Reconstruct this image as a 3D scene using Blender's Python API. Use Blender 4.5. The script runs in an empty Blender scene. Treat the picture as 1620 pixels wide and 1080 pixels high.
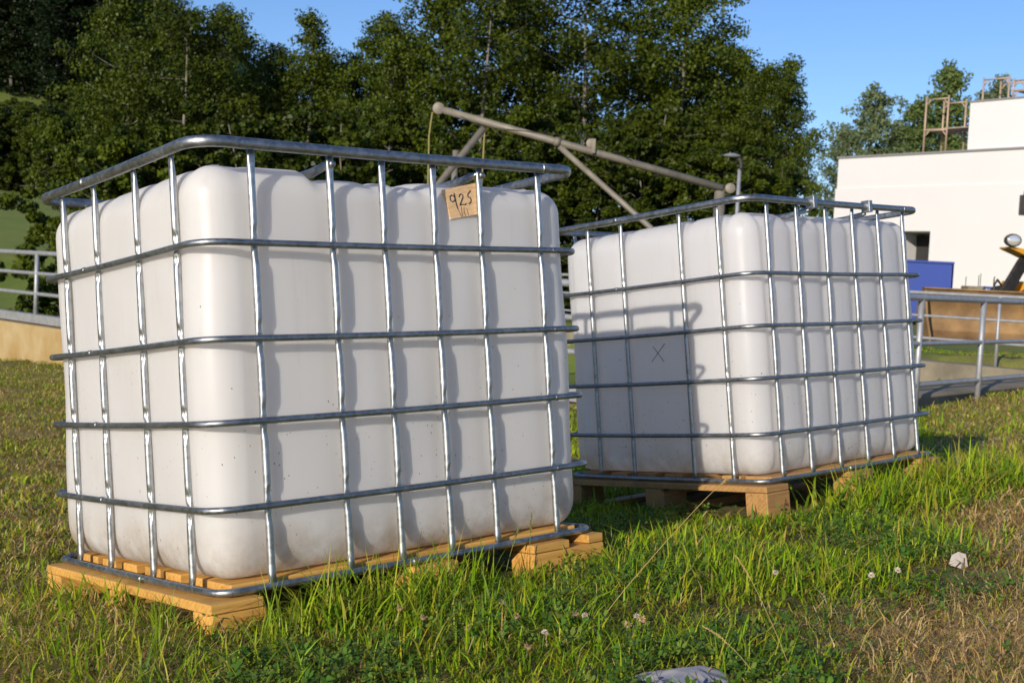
import bpy, bmesh, math, random
import numpy as np
from mathutils import Vector, Matrix
R = math.radians
random.seed(11)
rng = np.random.default_rng(11)
ORD = ['first', 'second', 'third', 'fourth', 'fifth', 'sixth', 'seventh', 'eighth', 'ninth', 'tenth', 'eleventh', 'twelfth', 'thirteenth', 'fourteenth', 'fifteenth', 'sixteenth', 'seventeenth', 'eighteenth', 'nineteenth']
scene = bpy.context.scene
COL = scene.collection

# ------------------------------------------------------------------ camera, sky, sun, exposure
CAM_Z = 0.62
F_PX = 1925.6                       # focal length in pixels of the 1620 px wide photograph
cam_x = Vector((0.99875, 0.00284, 0.04986))
cam_f = Vector((0.0, 0.99838, -0.05684))
cam_u = Vector((-0.04994, 0.05677, 0.99714))
cd = bpy.data.cameras.new('camera')
cam = bpy.data.objects.new('camera', cd); COL.objects.link(cam)
m = Matrix((cam_x, cam_u, -cam_f)).transposed().to_4x4()
m.translation = Vector((0, 0, CAM_Z))
cam.matrix_world = m
cd.sensor_width = 36.0
cd.lens = F_PX / 1620 * 36.0
cd.clip_start = 0.05; cd.clip_end = 3000
cd.dof.use_dof = True; cd.dof.focus_distance = 3.1; cd.dof.aperture_fstop = 9.0
scene.camera = cam

SUN_DIR = Vector((0.44, 0.845, -0.305)).normalized()      # the way the light travels
SUN_EL = math.asin(-SUN_DIR.z)
SUN_AZ = math.atan2(-SUN_DIR.x, -SUN_DIR.y)               # from +Y towards +X
world = bpy.data.worlds.new('World'); scene.world = world; world.use_nodes = True
wn = world.node_tree.nodes; wl = world.node_tree.links
wn.clear()
sky = wn.new('ShaderNodeTexSky'); sky.sky_type = 'NISHITA'; sky.sun_disc = False
sky.sun_elevation = SUN_EL; sky.sun_rotation = SUN_AZ
sky.altitude = 300; sky.air_density = 1.0; sky.dust_density = 0.15; sky.ozone_density = 5.0
bg = wn.new('ShaderNodeBackground'); bg.inputs['Strength'].default_value = 0.106
wo = wn.new('ShaderNodeOutputWorld')
hsv = wn.new('ShaderNodeHueSaturation'); hsv.inputs['Saturation'].default_value = 1.02
tint = wn.new('ShaderNodeMix'); tint.data_type = 'RGBA'; tint.blend_type = 'MULTIPLY'; tint.inputs[0].default_value = 1.0
tint.inputs[7].default_value = (.98, .92, .99, 1)
wl.new(sky.outputs[0], hsv.inputs['Color']); wl.new(hsv.outputs[0], tint.inputs[6]); wl.new(tint.outputs[2], bg.inputs[0]); wl.new(bg.outputs[0], wo.inputs[0])
sd = bpy.data.lights.new('sun', 'SUN'); sd.energy = 3.4; sd.angle = R(0.5); sd.color = (1.0, 0.90, 0.77)
sun = bpy.data.objects.new('sun', sd); COL.objects.link(sun)
sun.rotation_euler = SUN_DIR.to_track_quat('-Z', 'Y').to_euler()
sun.location = (-10, -20, 12)
scene.view_settings.view_transform = 'Standard'; scene.view_settings.look = 'None'
scene.view_settings.exposure = 0.5; scene.view_settings.gamma = 1.0
scene.view_settings.use_curve_mapping = False
scene.render.engine = 'CYCLES'
scene.cycles.max_bounces = 6; scene.cycles.transparent_max_bounces = 8
scene.cycles.use_denoising = True

# ------------------------------------------------------------------ helpers
def tag(o, label=None, cat=None, group=None, kind=None):
    if label: o['label'] = label
    if cat: o['category'] = cat
    if group: o['group'] = group
    if kind: o['kind'] = kind
    return o

def empty(name, label, cat, loc=(0, 0, 0), rot=None, group=None):
    o = bpy.data.objects.new(name, None); COL.objects.link(o)
    o.empty_display_size = 0.1
    if rot is not None: o.matrix_world = Matrix.Translation(Vector(loc)) @ rot.to_4x4()
    else: o.location = loc
    return tag(o, label, cat, group)

def link(name, me, mat=None, parent=None, smooth=False):
    if mat is not None and len(me.materials) == 0: me.materials.append(mat)
    if smooth: me.polygons.foreach_set('use_smooth', [True] * len(me.polygons))
    o = bpy.data.objects.new(name, me); COL.objects.link(o)
    if parent is not None: o.parent = parent
    return o

class MB:
    """collects shapes, builds ONE mesh object"""
    def __init__(s): s.v = []; s.f = []
    def add(s, v, f):
        b = len(s.v); s.v += [tuple(p) for p in v]; s.f += [tuple(i + b for i in q) for q in f]; return s
    def box(s, lo, hi, M=None):
        x0, y0, z0 = lo; x1, y1, z1 = hi
        v = [Vector(p) for p in ((x0,y0,z0),(x1,y0,z0),(x1,y1,z0),(x0,y1,z0),(x0,y0,z1),(x1,y0,z1),(x1,y1,z1),(x0,y1,z1))]
        if M is not None: v = [M @ p for p in v]
        return s.add(v, [(0,3,2,1),(4,5,6,7),(0,1,5,4),(1,2,6,5),(2,3,7,6),(3,0,4,7)])
    def tube(s, pts, rad, n=10, closed=False, caps=True, squash=1.0):
        pts = [Vector(p) for p in pts]; N = len(pts)
        if not hasattr(rad, '__len__'): rad = [rad] * N
        up = None; rings = []
        for i, p in enumerate(pts):
            a = pts[(i - 1) % N] if (closed or i > 0) else p
            b = pts[(i + 1) % N] if (closed or i < N - 1) else p
            t = (b - a).normalized()
            if up is None:
                up = Vector((0, 0, 1)) if abs(t.z) < 0.9 else Vector((0, 1, 0))
            x = t.cross(up).normalized(); y = x.cross(t).normalized()
            if abs(t.z) > 0.9 or not closed: up = y
            rings.append([p + x * (rad[i] * squash * math.cos(2*math.pi*k/n)) + y * (rad[i] * math.sin(2*math.pi*k/n)) for k in range(n)])
        v = [q for r in rings for q in r]; f = []
        for i in range(N if closed else N - 1):
            j = (i + 1) % N
            for k in range(n):
                k2 = (k + 1) % n
                f.append((i*n+k, i*n+k2, j*n+k2, j*n+k))
        if caps and not closed:
            f.append(tuple(range(n - 1, -1, -1))); f.append(tuple((N-1)*n + k for k in range(n)))
        return s.add(v, f)
    def prism(s, poly, h, M=None):
        """poly in xy, extruded 0..h along z"""
        n = len(poly)
        v = [Vector((x, y, 0)) for x, y in poly] + [Vector((x, y, h)) for x, y in poly]
        if M is not None: v = [M @ p for p in v]
        f = [tuple(range(n - 1, -1, -1)), tuple(range(n, 2*n))]
        f += [(k, (k+1) % n, n + (k+1) % n, n + k) for k in range(n)]
        return s.add(v, f)
    def lathe(s, prof, n=20, M=None):
        v = []; f = []
        for r, z in prof:
            v += [Vector((r*math.cos(2*math.pi*k/n), r*math.sin(2*math.pi*k/n), z)) for k in range(n)]
        if M is not None: v = [M @ p for p in v]
        for i in range(len(prof) - 1):
            for k in range(n):
                k2 = (k+1) % n
                f.append((i*n+k, i*n+k2, (i+1)*n+k2, (i+1)*n+k))
        f.append(tuple(range(n-1, -1, -1))); f.append(tuple((len(prof)-1)*n + k for k in range(n)))
        return s.add(v, f)
    def mesh(s, name='mesh'):
        me = bpy.data.meshes.new(name); me.from_pydata([tuple(p) for p in s.v], [], s.f); me.update()
        return me
    def build(s, name, mat, parent=None, smooth=False, bevel=0.0):
        o = link(name, s.mesh(name), mat, parent, smooth)
        if bevel:
            b = o.modifiers.new('bevel', 'BEVEL'); b.width = bevel; b.segments = 2; b.limit_method = 'ANGLE'
        if smooth == 'auto':
            o.data.polygons.foreach_set('use_smooth', [True]*len(o.data.polygons))
            o.data.set_sharp_from_angle(angle=R(40))
        return o

def np_mesh(name, V, Fq, mat, col=None, attr=None):
    """V (n,3), Fq (m,k) all of the same size"""
    me = bpy.data.meshes.new(name)
    k = Fq.shape[1]
    me.vertices.add(len(V)); me.vertices.foreach_set('co', V.astype(np.float32).ravel())
    me.loops.add(Fq.size); me.loops.foreach_set('vertex_index', Fq.astype(np.int32).ravel())
    me.polygons.add(len(Fq))
    me.polygons.foreach_set('loop_start', np.arange(0, Fq.size, k, dtype=np.int32))
    me.polygons.foreach_set('loop_total', np.full(len(Fq), k, dtype=np.int32))
    me.update(calc_edges=True)
    if col is not None:
        a = me.attributes.new('tint', 'FLOAT_COLOR', 'POINT')
        c = np.ones((len(V), 4), np.float32); c[:, :3] = col
        a.data.foreach_set('color', c.ravel())
    if mat: me.materials.append(mat)
    return me

# ---- materials
def mat(name, color=(.5,.5,.5), rough=.6, metal=0.0, **kw):
    mm = bpy.data.materials.new(name); mm.use_nodes = True
    b = mm.node_tree.nodes['Principled BSDF']
    b.inputs['Base Color'].default_value = (*color, 1); b.inputs['Roughness'].default_value = rough
    b.inputs['Metallic'].default_value = metal
    for k, v in kw.items(): b.inputs[k].default_value = v
    return mm
class NT:
    def __init__(s, mm): s.t = mm.node_tree; s.b = s.t.nodes['Principled BSDF']; s.out = s.t.nodes['Material Output']
    def n(s, typ, **kw):
        q = s.t.nodes.new('ShaderNode' + typ)
        for k, v in kw.items():
            if hasattr(q, k) and k not in q.inputs: setattr(q, k, v)
            else: q.inputs[k].default_value = v
        return q
    def l(s, a, b): s.t.links.new(a, b)
    def ramp(s, fac, stops):
        r = s.n('ValToRGB'); e = r.color_ramp.elements
        while len(e) > 1: e.remove(e[-1])
        for i, (p, c) in enumerate(stops):
            if not hasattr(c, '__len__'): c = (c, c, c)
            if i == 0: e[0].position = p; e[0].color = (*c, 1)
            else: q = e.new(p); q.color = (*c, 1)
        s.l(fac, r.inputs[0]); return r.outputs[0]
    def noise(s, scale, detail=3, vec=None, rough=.5, **kw):
        q = s.n('TexNoise'); q.inputs['Scale'].default_value = scale; q.inputs['Detail'].default_value = detail
        q.inputs['Roughness'].default_value = rough
        s.l(vec if vec is not None else s.obj(), q.inputs['Vector']); return q.outputs['Fac']
    def obj(s):
        if not hasattr(s, '_o'): s._o = s.n('TexCoord').outputs['Object']
        return s._o
    def mix(s, fac, a, b, mode='MIX'):
        q = s.n('Mix', data_type='RGBA', blend_type=mode)
        for k, v in ((0, fac), (6, a), (7, b)):
            if isinstance(v, bpy.types.NodeSocket): s.l(v, q.inputs[k])
            else: q.inputs[k].default_value = v if k == 0 else (*v, 1)
        return q.outputs[2]
    def math(s, op, a, b=0.0):
        q = s.n('Math', operation=op)
        for k, v in ((0, a), (1, b)):
            if isinstance(v, bpy.types.NodeSocket): s.l(v, q.inputs[k])
            else: q.inputs[k].default_value = v
        return q.outputs[0]
    def scaled(s, sc):
        q = s.n('Mapping'); q.inputs['Scale'].default_value = sc; s.l(s.obj(), q.inputs[0]); return q.outputs[0]
    def color(s, sock): s.l(sock, s.b.inputs['Base Color'])
    def bump(s, h, strength=.3, dist=.01):
        q = s.n('Bump'); q.inputs['Strength'].default_value = strength; q.inputs['Distance'].default_value = dist
        s.l(h, q.inputs['Height']); s.l(q.outputs[0], s.b.inputs['Normal'])

def mat_noise(name, c1, c2, scale=6, rough=.7, metal=0, bump=.0, detail=5, dist=.01):
    mm = mat(name, c1, rough, metal); t = NT(mm)
    f = t.noise(scale, detail, rough=.6)
    t.color(t.ramp(f, [(.3, c1), (.7, c2)]))
    if bump: t.bump(t.noise(scale*4, 5), bump, dist)
    return mm

def mat_hdpe(name, base, speck, grime, tl_):
    mm = mat(name, base, .36); t = NT(mm)
    t.b.inputs['Subsurface Weight'].default_value = .6
    t.b.inputs['Subsurface Radius'].default_value = (1.0, .88, .75)
    t.b.inputs['Subsurface Scale'].default_value = .06
    col = t.mix(t.ramp(t.noise(2.2, 4), [(.35, 0), (.75, .35)]), base, (base[0]*.9, base[1]*.885, base[2]*.85))
    # little brown specks, denser low down
    z = t.n('SeparateXYZ'); t.l(t.obj(), z.inputs[0])
    low = t.n('MapRange'); low.inputs['From Min'].default_value = .75; low.inputs['From Max'].default_value = .05
    t.l(z.outputs['Z'], low.inputs['Value'])
    for sc, thr, pick in ((38, .075, .84), (80, .12, .76), (16, .045, .74)):
        vo = t.n('TexVoronoi'); vo.inputs['Scale'].default_value = sc
        wob = t.n('Mapping'); wob.inputs['Scale'].default_value = (1, 1, .6); t.l(t.obj(), wob.inputs[0]); t.l(wob.outputs[0], vo.inputs['Vector'])
        near = t.math('LESS_THAN', vo.outputs['Distance'], thr)
        pk = t.n('SeparateColor'); t.l(vo.outputs['Color'], pk.inputs[0])
        lim = t.math('SUBTRACT', 1.0 + (pick - .75), t.math('MULTIPLY', low.outputs[0], speck))
        chosen = t.math('GREATER_THAN', pk.outputs[0], lim)
        f = t.math('MULTIPLY', t.math('MULTIPLY', near, chosen), t.ramp(t.noise(3.1 + sc*.02, 3), [(.38, 0), (.62, .8)]))
        col = t.mix(f, col, (.20, .13, .07))
    # faint vertical scuffs
    st = t.ramp(t.noise(3.0, 6, t.scaled((9, 9, .8)), .65), [(.56, 0), (.74, 1)])
    col = t.mix(t.math('MULTIPLY', st, .16), col, (.55, .50, .43))
    # yellow-brown grime at the foot
    foot = t.n('MapRange'); foot.inputs['From Min'].default_value = .16; foot.inputs['From Max'].default_value = .02
    t.l(z.outputs['Z'], foot.inputs['Value'])
    g = t.math('MULTIPLY', foot.outputs[0], t.ramp(t.noise(9, 6, rough=.65), [(.35, 0), (.65, 1)]))
    col = t.mix(t.math('MULTIPLY', g, grime), col, (.42, .28, .12))
    t.color(col)
    tr = t.n('BsdfTranslucent'); t.l(t.mix(1.0, col, (1.0, .97, .94), 'MULTIPLY'), tr.inputs['Color'])
    mx = t.n('MixShader'); mx.inputs[0].default_value = tl_
    t.l(t.b.outputs[0], mx.inputs[1]); t.l(tr.outputs[0], mx.inputs[2]); t.l(mx.outputs[0], t.out.inputs['Surface'])
    rr = t.ramp(t.noise(14, 5), [(.3, .30), (.7, .46)]); t.l(rr, t.b.inputs['Roughness'])
    t.bump(t.noise(26, 3), .10, .004)
    return mm

def mat_galv(name, base=(.35, .365, .37)):
    mm = mat(name, base, .36, .95); t = NT(mm)
    vo = t.n('TexVoronoi'); vo.inputs['Scale'].default_value = 90; t.l(t.obj(), vo.inputs['Vector'])
    pk = t.n('SeparateColor'); t.l(vo.outputs['Color'], pk.inputs[0])
    f = t.math('ADD', t.math('MULTIPLY', pk.outputs[0], .35), t.math('MULTIPLY', t.noise(12, 5, rough=.65), .65))
    t.color(t.ramp(f, [(.25, tuple(c*.72 for c in base)), (.6, base), (.85, tuple(min(1, c*1.28) for c in base))]))
    t.l(t.ramp(f, [(.25, .36), (.8, .54)]), t.b.inputs['Roughness'])
    t.bump(t.noise(70, 3), .12, .001)
    return mm

def mat_wood(name, c1, c2, grain=(3, 40, 40), stain=None):
    mm = mat(name, c1, .62); t = NT(mm)
    oi = t.n('ObjectInfo'); off = t.n('VectorMath', operation='SCALE'); comb = t.n('CombineXYZ')
    for k in range(3): t.l(oi.outputs['Random'], comb.inputs[k])
    t.l(comb.outputs[0], off.inputs[0]); off.inputs['Scale'].default_value = 7.3
    ad = t.n('VectorMath', operation='ADD'); t.l(t.obj(), ad.inputs[0]); t.l(off.outputs[0], ad.inputs[1])
    mp = t.n('Mapping'); mp.inputs['Scale'].default_value = grain; t.l(ad.outputs[0], mp.inputs[0])
    q = t.noise(1.6, 5, mp.outputs[0], .6); q2 = t.noise(7, 4, ad.outputs[0], .6)
    wv = t.n('TexWave', wave_type='RINGS'); wv.inputs['Scale'].default_value = .55; wv.inputs['Distortion'].default_value = 6
    wv.inputs['Detail'].default_value = 2; t.l(mp.outputs[0], wv.inputs['Vector'])
    f = t.math('ADD', t.math('MULTIPLY', q, .85), t.math('MULTIPLY', wv.outputs['Fac'], .16))
    col = t.ramp(f, [(.2, c2), (.55, c1), (.85, tuple(min(1, c*1.15) for c in c1))])
    col = t.mix(t.ramp(q2, [(.5, 0), (.75, .55)]), col, stain or tuple(c*.55 for c in c2))
    vk = t.n('TexVoronoi'); vk.inputs['Scale'].default_value = 5.5; mk = t.n('Mapping'); mk.inputs['Scale'].default_value = (.55, 1, 1); t.l(ad.outputs[0], mk.inputs[0]); t.l(mk.outputs[0], vk.inputs['Vector'])
    col = t.mix(t.ramp(vk.outputs['Distance'], [(.05, .85), (.11, 0)]), col, tuple(c*.28 for c in c2))
    ck = t.ramp(t.noise(2.2, 4, t.scaled((2.5, 60, 60)), .55), [(.30, .8), (.36, 0)])
    col = t.mix(ck, col, tuple(c*.3 for c in c2))
    hsv = t.n('HueSaturation'); vv = t.n('MapRange'); vv.inputs['To Min'].default_value = .82; vv.inputs['To Max'].default_value = 1.12
    t.l(oi.outputs['Random'], vv.inputs['Value']); t.l(vv.outputs[0], hsv.inputs['Value']); t.l(col, hsv.inputs['Color'])
    t.color(hsv.outputs[0]); t.bump(f, .35, .003)
    return mm

def mat_leaf(name, translucent=.3, rough=.5, gain=1.0, objvar=0.0, flat=None):
    mm = mat(name, (.06, .1, .02), rough); t = NT(mm)
    a = t.n('Attribute'); a.attribute_name = 'tint'
    col = a.outputs['Color']
    if objvar:
        oi = t.n('ObjectInfo'); hs = t.n('HueSaturation')
        mr = t.n('MapRange'); mr.inputs['To Min'].default_value = 1 - objvar; mr.inputs['To Max'].default_value = 1 + objvar
        t.l(oi.outputs['Random'], mr.inputs['Value']); t.l(mr.outputs[0], hs.inputs['Value'])
        t.l(col, hs.inputs['Color']); col = hs.outputs[0]
    t.color(col)
    t.b.inputs['Specular IOR Level'].default_value = .18
    tr = t.n('BsdfTranslucent'); t.l(t.mix(1.0, col, (1.15, 1.1, .5), 'MULTIPLY'), tr.inputs['Color'])
    mx = t.n('MixShader'); mx.inputs[0].default_value = translucent
    t.l(t.b.outputs[0], mx.inputs[1]); t.l(tr.outputs[0], mx.inputs[2]); t.l(mx.outputs[0], t.out.inputs['Surface'])
    return mm

M_hdpe = mat_hdpe('hdpe_white', (.90, .88, .84), .6, .85, .42)
M_hdpe_b = mat_hdpe('hdpe_white_cool', (.91, .90, .885), .9, .6, .52)
M_galv = mat_galv('galvanised_steel')
M_galv_light = mat_galv('galvanised_upright', (.50, .515, .51))
M_galv_dull = mat_noise('galvanised_dull', (.34, .345, .35), (.48, .48, .48), 9, .55, .55, .1)
M_pine = mat_wood('fresh_pine', (.68, .37, .085), (.50, .23, .04))
M_pine_old = mat_wood('weathered_pine', (.44, .24, .08), (.30, .155, .05), stain=(.12, .07, .04))
M_tagwood = mat_wood('tag_plywood', (.72, .48, .25), (.60, .36, .16), (45, 45, 4), stain=(.5, .28, .12))
M_ink = mat('marker_ink', (.012, .012, .016), .5)
M_bark = mat_noise('alder_bark', (.07, .06, .045), (.30, .27, .21), 1.2, .85, 0, .3)
M_leaf = mat_leaf('alder_leaves', .22, .45, objvar=.22)
M_leaf_pale = mat_leaf('haze_pale_leaves', .30, .6, objvar=.12)
M_blade = mat_leaf('grass_blades', .30, .45)
M_conc = mat_noise('weathered_concrete', (.15, .128, .09), (.28, .24, .165), 2.2, .9, 0, .35)
M_conc_warm = mat_noise('ochre_stained_concrete', (.34, .215, .065), (.46, .35, .18), 1.8, .9, 0, .3)
M_white = mat_noise('white_render', (.68, .665, .645), (.71, .695, .675), .25, .85)
M_flash = mat('roof_flashing', (.30, .29, .28), .5, .3)
M_dark = mat('dark_interior', (.025, .023, .022), .8)
M_blue = mat('blue_paint', (.045, .08, .34), .5)
M_rustblade = mat_noise('rusty_bucket_steel', (.15, .085, .035), (.36, .22, .09), 1.6, .7, .1, .2)
M_yellow = mat_noise('yellow_paint', (.72, .34, .015), (.62, .27, .01), 4, .45)
M_black = mat_noise('dark_steel', (.03, .028, .027), (.07, .06, .05), 8, .6, .3)
M_rubber = mat('tyre_rubber', (.02, .02, .02), .85)
M_glass = mat('lamp_glass', (.75, .72, .68), .12, .6)
M_scaf = mat_noise('scaffold_steel', (.42, .33, .24), (.55, .38, .25), 7, .6, .3)
M_mast = mat_noise('mast_galvanised', (.15, .13, .10), (.27, .24, .185), 5, .6, .2, .2)
M_rope = mat('yellow_rope', (.30, .25, .08), .8)
M_straw = mat_noise('dry_straw', (.36, .24, .07), (.52, .37, .14), 30, .7)
M_bag = mat('grey_plastic_film', (.33, .325, .35), .24)
M_paper = mat_noise('crumpled_paper', (.46, .41, .36), (.36, .30, .25), 14, .8, 0, .2)

t = NT(M_blue)
v = t.n('TexVoronoi'); v.inputs['Scale'].default_value = 2.3; t.l(t.obj(), v.inputs['Vector'])
sp = t.math('LESS_THAN', v.outputs['Distance'], .085)
c = t.mix(t.ramp(t.noise(1.5, 5), [(.35, 0), (.75, .5)]), (.045, .08, .34), (.055, .09, .26))
c = t.mix(sp, c, (.45, .10, .05)); t.color(c)

t = NT(M_bag); tb = t.n('BsdfTransparent'); mx = t.n('MixShader'); mx.inputs[0].default_value = .18
t.l(t.b.outputs[0], mx.inputs[1]); t.l(tb.outputs[0], mx.inputs[2]); t.l(mx.outputs[0], t.out.inputs['Surface'])

# ------------------------------------------------------------------ pixel helpers and terrain
def ray(px, py):
    return cam_x * ((px - 810) / F_PX) + cam_f - cam_u * ((py - 540) / F_PX)
CAM = Vector((0, 0, CAM_Z))
def at(px, py, Y):
    r = ray(px, py); return CAM + r * (Y / r.y)
def sstep(a, b, x):
    q = np.clip((np.asarray(x, float) - a) / (b - a), 0, 1); return q * q * (3 - 2 * q)
# basin frame: corner, the two wall directions
BC = np.array([2.94, 10.6]); BU = np.array([.67, .742]); BV = np.array([-.72, .694])
def basin_uv(x, y):
    dx = np.asarray(x, float) - BC[0]; dy = np.asarray(y, float) - BC[1]
    det = BU[0]*BV[1] - BU[1]*BV[0]
    return (dx*BV[1] - dy*BV[0]) / det, (BU[0]*dy - BU[1]*dx) / det
def ground(x, y):
    x = np.asarray(x, float); y = np.asarray(y, float)
    xs = 7 * np.tanh(x / 7)
    near = .109*xs - .0794*np.clip(y, -6, 14)
    far = -.55 + .065*(np.clip(x, -14, 9) - 4) - .012*(np.clip(y, 0, 24) - 12.6)
    z = near + (far - near) * sstep(5, 13, y)
    # behind the basin: level on the right, meadow climbing on the left
    back = -.5 + 0*x
    left = sstep(2, -14, x)
    back = back + left * (-1.2 + sstep(26, 80, y) * 5.4)
    z = z + (back - z) * sstep(19, 27, y + .2*np.abs(x))
    # wooded hill on the left; unseen ridge beyond the frame, added to shade it
    z = z + .33 * np.clip(y - 78, 0, 75) * sstep(-12, -42, x) * sstep(420, 160, y)
    d2 = ((x + 104) / 24)**2 + ((y - 62) / 46)**2
    z = z + 44 * np.exp(-.5 * d2)
    z = z + .012*np.sin(x*2.1 + .7)*np.sin(y*1.7 + 1.1)*sstep(.3, 1.5, np.abs(y)) 
    z = z + .042*np.exp(-((x + .98)**2 + (y - 3.15)**2)/(2*.42**2))
    z = z + .036*np.exp(-((x + .30)**2 + (y - 2.9)**2)/(2*.75**2))
    u, v = basin_uv(x, y)
    inside = sstep(.25, .6, u) * sstep(.1, .5, v) * sstep(10.9, 10.4, u) * sstep(40.2, 39.8, v)
    return z - inside * .9
def gz(x, y): return float(ground(x, y))
def hit(px, py):
    r = ray(px, py); s = .4
    while s < 200:
        p = CAM + r * s
        if p.z < gz(p.x, p.y): break
        s *= 1.004
    return CAM + r * s

def nonuni(lo, hi, mid, fine, coarse):
    """1-d grid, fine near mid, growing outwards"""
    out = [mid]; 
    for sgn in (1, -1):
        p = mid; st = fine; L = []
        while (p < hi if sgn > 0 else p > lo):
            p += sgn * st; st = min(coarse, st * 1.045); L.append(p)
        out = out + L if sgn > 0 else L[::-1] + out
    return np.array(out)
gx = nonuni(-420, 420, 0, .06, 14); gy = nonuni(-120, 900, 3.0, .06, 16)
GX, GY = np.meshgrid(gx, gy)
GZ = ground(GX, GY)
V = np.stack([GX.ravel(), GY.ravel(), GZ.ravel()], 1)
nx, ny = len(gx), len(gy)
I = (np.arange(ny-1)[:, None]*nx + np.arange(nx-1)[None, :]).ravel()
Fq = np.stack([I, I+1, I+nx+1, I+nx], 1)
M_soil = mat('ground_cover', (.1, .09, .04), .95); t = NT(M_soil)
p = t.n('TexCoord').outputs['Object']
sx = t.n('SeparateXYZ'); t.l(p, sx.inputs[0])
n1 = t.noise(1.1, 6, p, .6); n2 = t.noise(22, 6, p, .7); n3 = t.noise(.12, 4, p, .5); n4 = t.noise(160, 3, p, .6)
soil = t.ramp(n2, [(.3, (.28, .155, .042)), (.5, (.56, .35, .115)), (.75, (.74, .53, .23))])
green = t.ramp(n2, [(.3, (.05, .055, .010)), (.5, (.12, .11, .02)), (.75, (.27, .19, .05))])
bare = t.n('Attribute'); bare.attribute_name = 'tint'
near = t.mix(bare.outputs['Fac'], green, soil)
mead = t.ramp(t.math('ADD', t.math('MULTIPLY', n3, .35), t.math('ADD', t.math('MULTIPLY', n2, .25), t.math('MULTIPLY', t.noise(.9, 5, p, .7), .4))), [(.34, (.07, .11, .014)), (.5, (.13, .18, .022)), (.68, (.22, .20, .04))])
fy = t.n('MapRange'); fy.inputs['From Min'].default_value = 14; fy.inputs['From Max'].default_value = 24; t.l(sx.outputs['Y'], fy.inputs['Value'])
t.color(t.mix(fy.outputs[0], near, mead))
t.bump(t.math('ADD', t.math('MULTIPLY', n2, .7), t.math('MULTIPLY', n4, .3)), 0.5, .025)
def bare_mask(x, y):
    """where the sod is worn: mown hay patch left, bare soil at lower right"""
    x = np.asarray(x, float); y = np.asarray(y, float)
    w = .5 + .5*np.sin(3.1*x + 1.3*np.sin(2.3*y)) * np.sin(2.7*y + 1.1*np.sin(1.9*x + 1))
    right = sstep(-.12, .28, x - (.62 + .50*(y - 2.2)) + .34*(w - .5)) * sstep(6.0, 4.4, y)
    right = right * (.72 + .4*w)
    right2 = sstep(.31, .38, x / np.maximum(y, .3)) * sstep(4.5, 7, y) * (.35 + .3*w)
    left = sstep(-.3, -.8, x) * (.10 + .45*w) 
    return np.clip(np.maximum(np.maximum(right, right2), left), 0, 1)
bm_ = bare_mask(GX.ravel(), GY.ravel())
me = np_mesh('ground', V, Fq, M_soil, np.repeat(bm_[:, None], 3, 1))
me.polygons.foreach_set('use_smooth', [True]*len(me.polygons))
g = link('ground', me); tag(g, kind='structure')

# ------------------------------------------------------------------ basin walls and railings
def P2(u, v, z): 
    q = BC + BU*u + BV*v; return Vector((q[0], q[1], z))
def wall_prism(mb, u0, u1, v0, v1, zb, zt):
    a = [P2(u0,v0,0), P2(u1,v0,0), P2(u1,v1,0), P2(u0,v1,0)]
    v = [Vector((p.x,p.y,zb)) for p in a] + [Vector((p.x,p.y,zt)) for p in a]
    mb.add(v, [(0,3,2,1),(4,5,6,7),(0,1,5,4),(1,2,6,5),(2,3,7,6),(3,0,4,7)]); return mb
def subdiv_rough(o, amp=.01, cuts=0):
    return o
k = wall_prism(MB(), .0, 12, .16, .95, -2.6, -.40).build('basin_kerb', M_conc, bevel=.03)
tag(k, 'low sandy concrete kerb behind the near railing on the right', 'kerb')
k = wall_prism(MB(), .30, .75, .99, 40, -3.2, -.80).build('basin_wall', M_conc_warm, bevel=.02)
tag(k, 'ochre stained concrete wall below the railing at the left', 'wall')
k = wall_prism(MB(), 10.5, 11.5, -2.2, 40, -2.6, -.56).build('basin_wall', M_conc, bevel=.02)
tag(k, 'grey concrete basin wall in front of the loader bucket', 'wall')

def railing(name, label, pts, post_t, zrails, zbase, rad, mats, beam=None, endbar=True):
    """pts: two ends (u,v); post_t: fractions; zrails heights (linear), zbase foot of posts"""
    a, b = pts
    r = empty(name, label, 'railing', P2(a[0], a[1], zbase))
    inv = Matrix.Translation(-r.location)
    r_l = r.location.copy()
    def pt(t_, z): return P2(a[0] + (b[0]-a[0])*t_, a[1] + (b[1]-a[1])*t_, z) - r_l
    for i, (z, rr) in enumerate(zip(zrails, rad)):
        mb = MB().tube([pt(q, z) for q in np.linspace(0, 1, 12)], rr, 10)
        mb.build('top_rail' if i == 0 else 'rail', mats, r, True)
    for q in post_t:
        MB().tube([pt(q, zbase - .15), pt(q, zrails[0])], rad[0]*.95, 10).build('post', mats, r, True)
    if beam:
        p0, p1 = pt(0, 0), pt(1, 0); d = (p1 - p0); L = d.length; d.normalize()
        M = Matrix.Translation(pt(0, beam)) @ Matrix((d, Vector((-d.y, d.x, 0)), Vector((0,0,1)))).transposed().to_4x4()
        MB().box((0, -.09, -.08), (L, .09, .08), M).build('base_beam', mats, r)
    return r
railing('metal_railing', 'grey tube railing in front of the kerb, nearest at the right', ((-.3, 0), (9.0, 0)), [.0, .186, .352, .52, .69, .86, 1],
        (.57, .13, -.27), -.50, (.032, .024, .024), M_galv_dull)
railing('metal_railing', 'grey tube railing on the ochre wall at far left', ((.52, 1.2), (.52, 24)), list(np.linspace(.0, 1, 14)),
        (.53, .15, -.23), -.60, (.045, .036, .036), M_galv_dull, beam=-.69)
railing('metal_railing', 'thin railing on the far basin wall before the loader bucket', ((10.75, -2.0), (10.75, 22)), list(np.linspace(.02, 1, 12)),
        (.62, .22, -.17), -.56, (.03, .024, .024), M_galv_dull)

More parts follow.
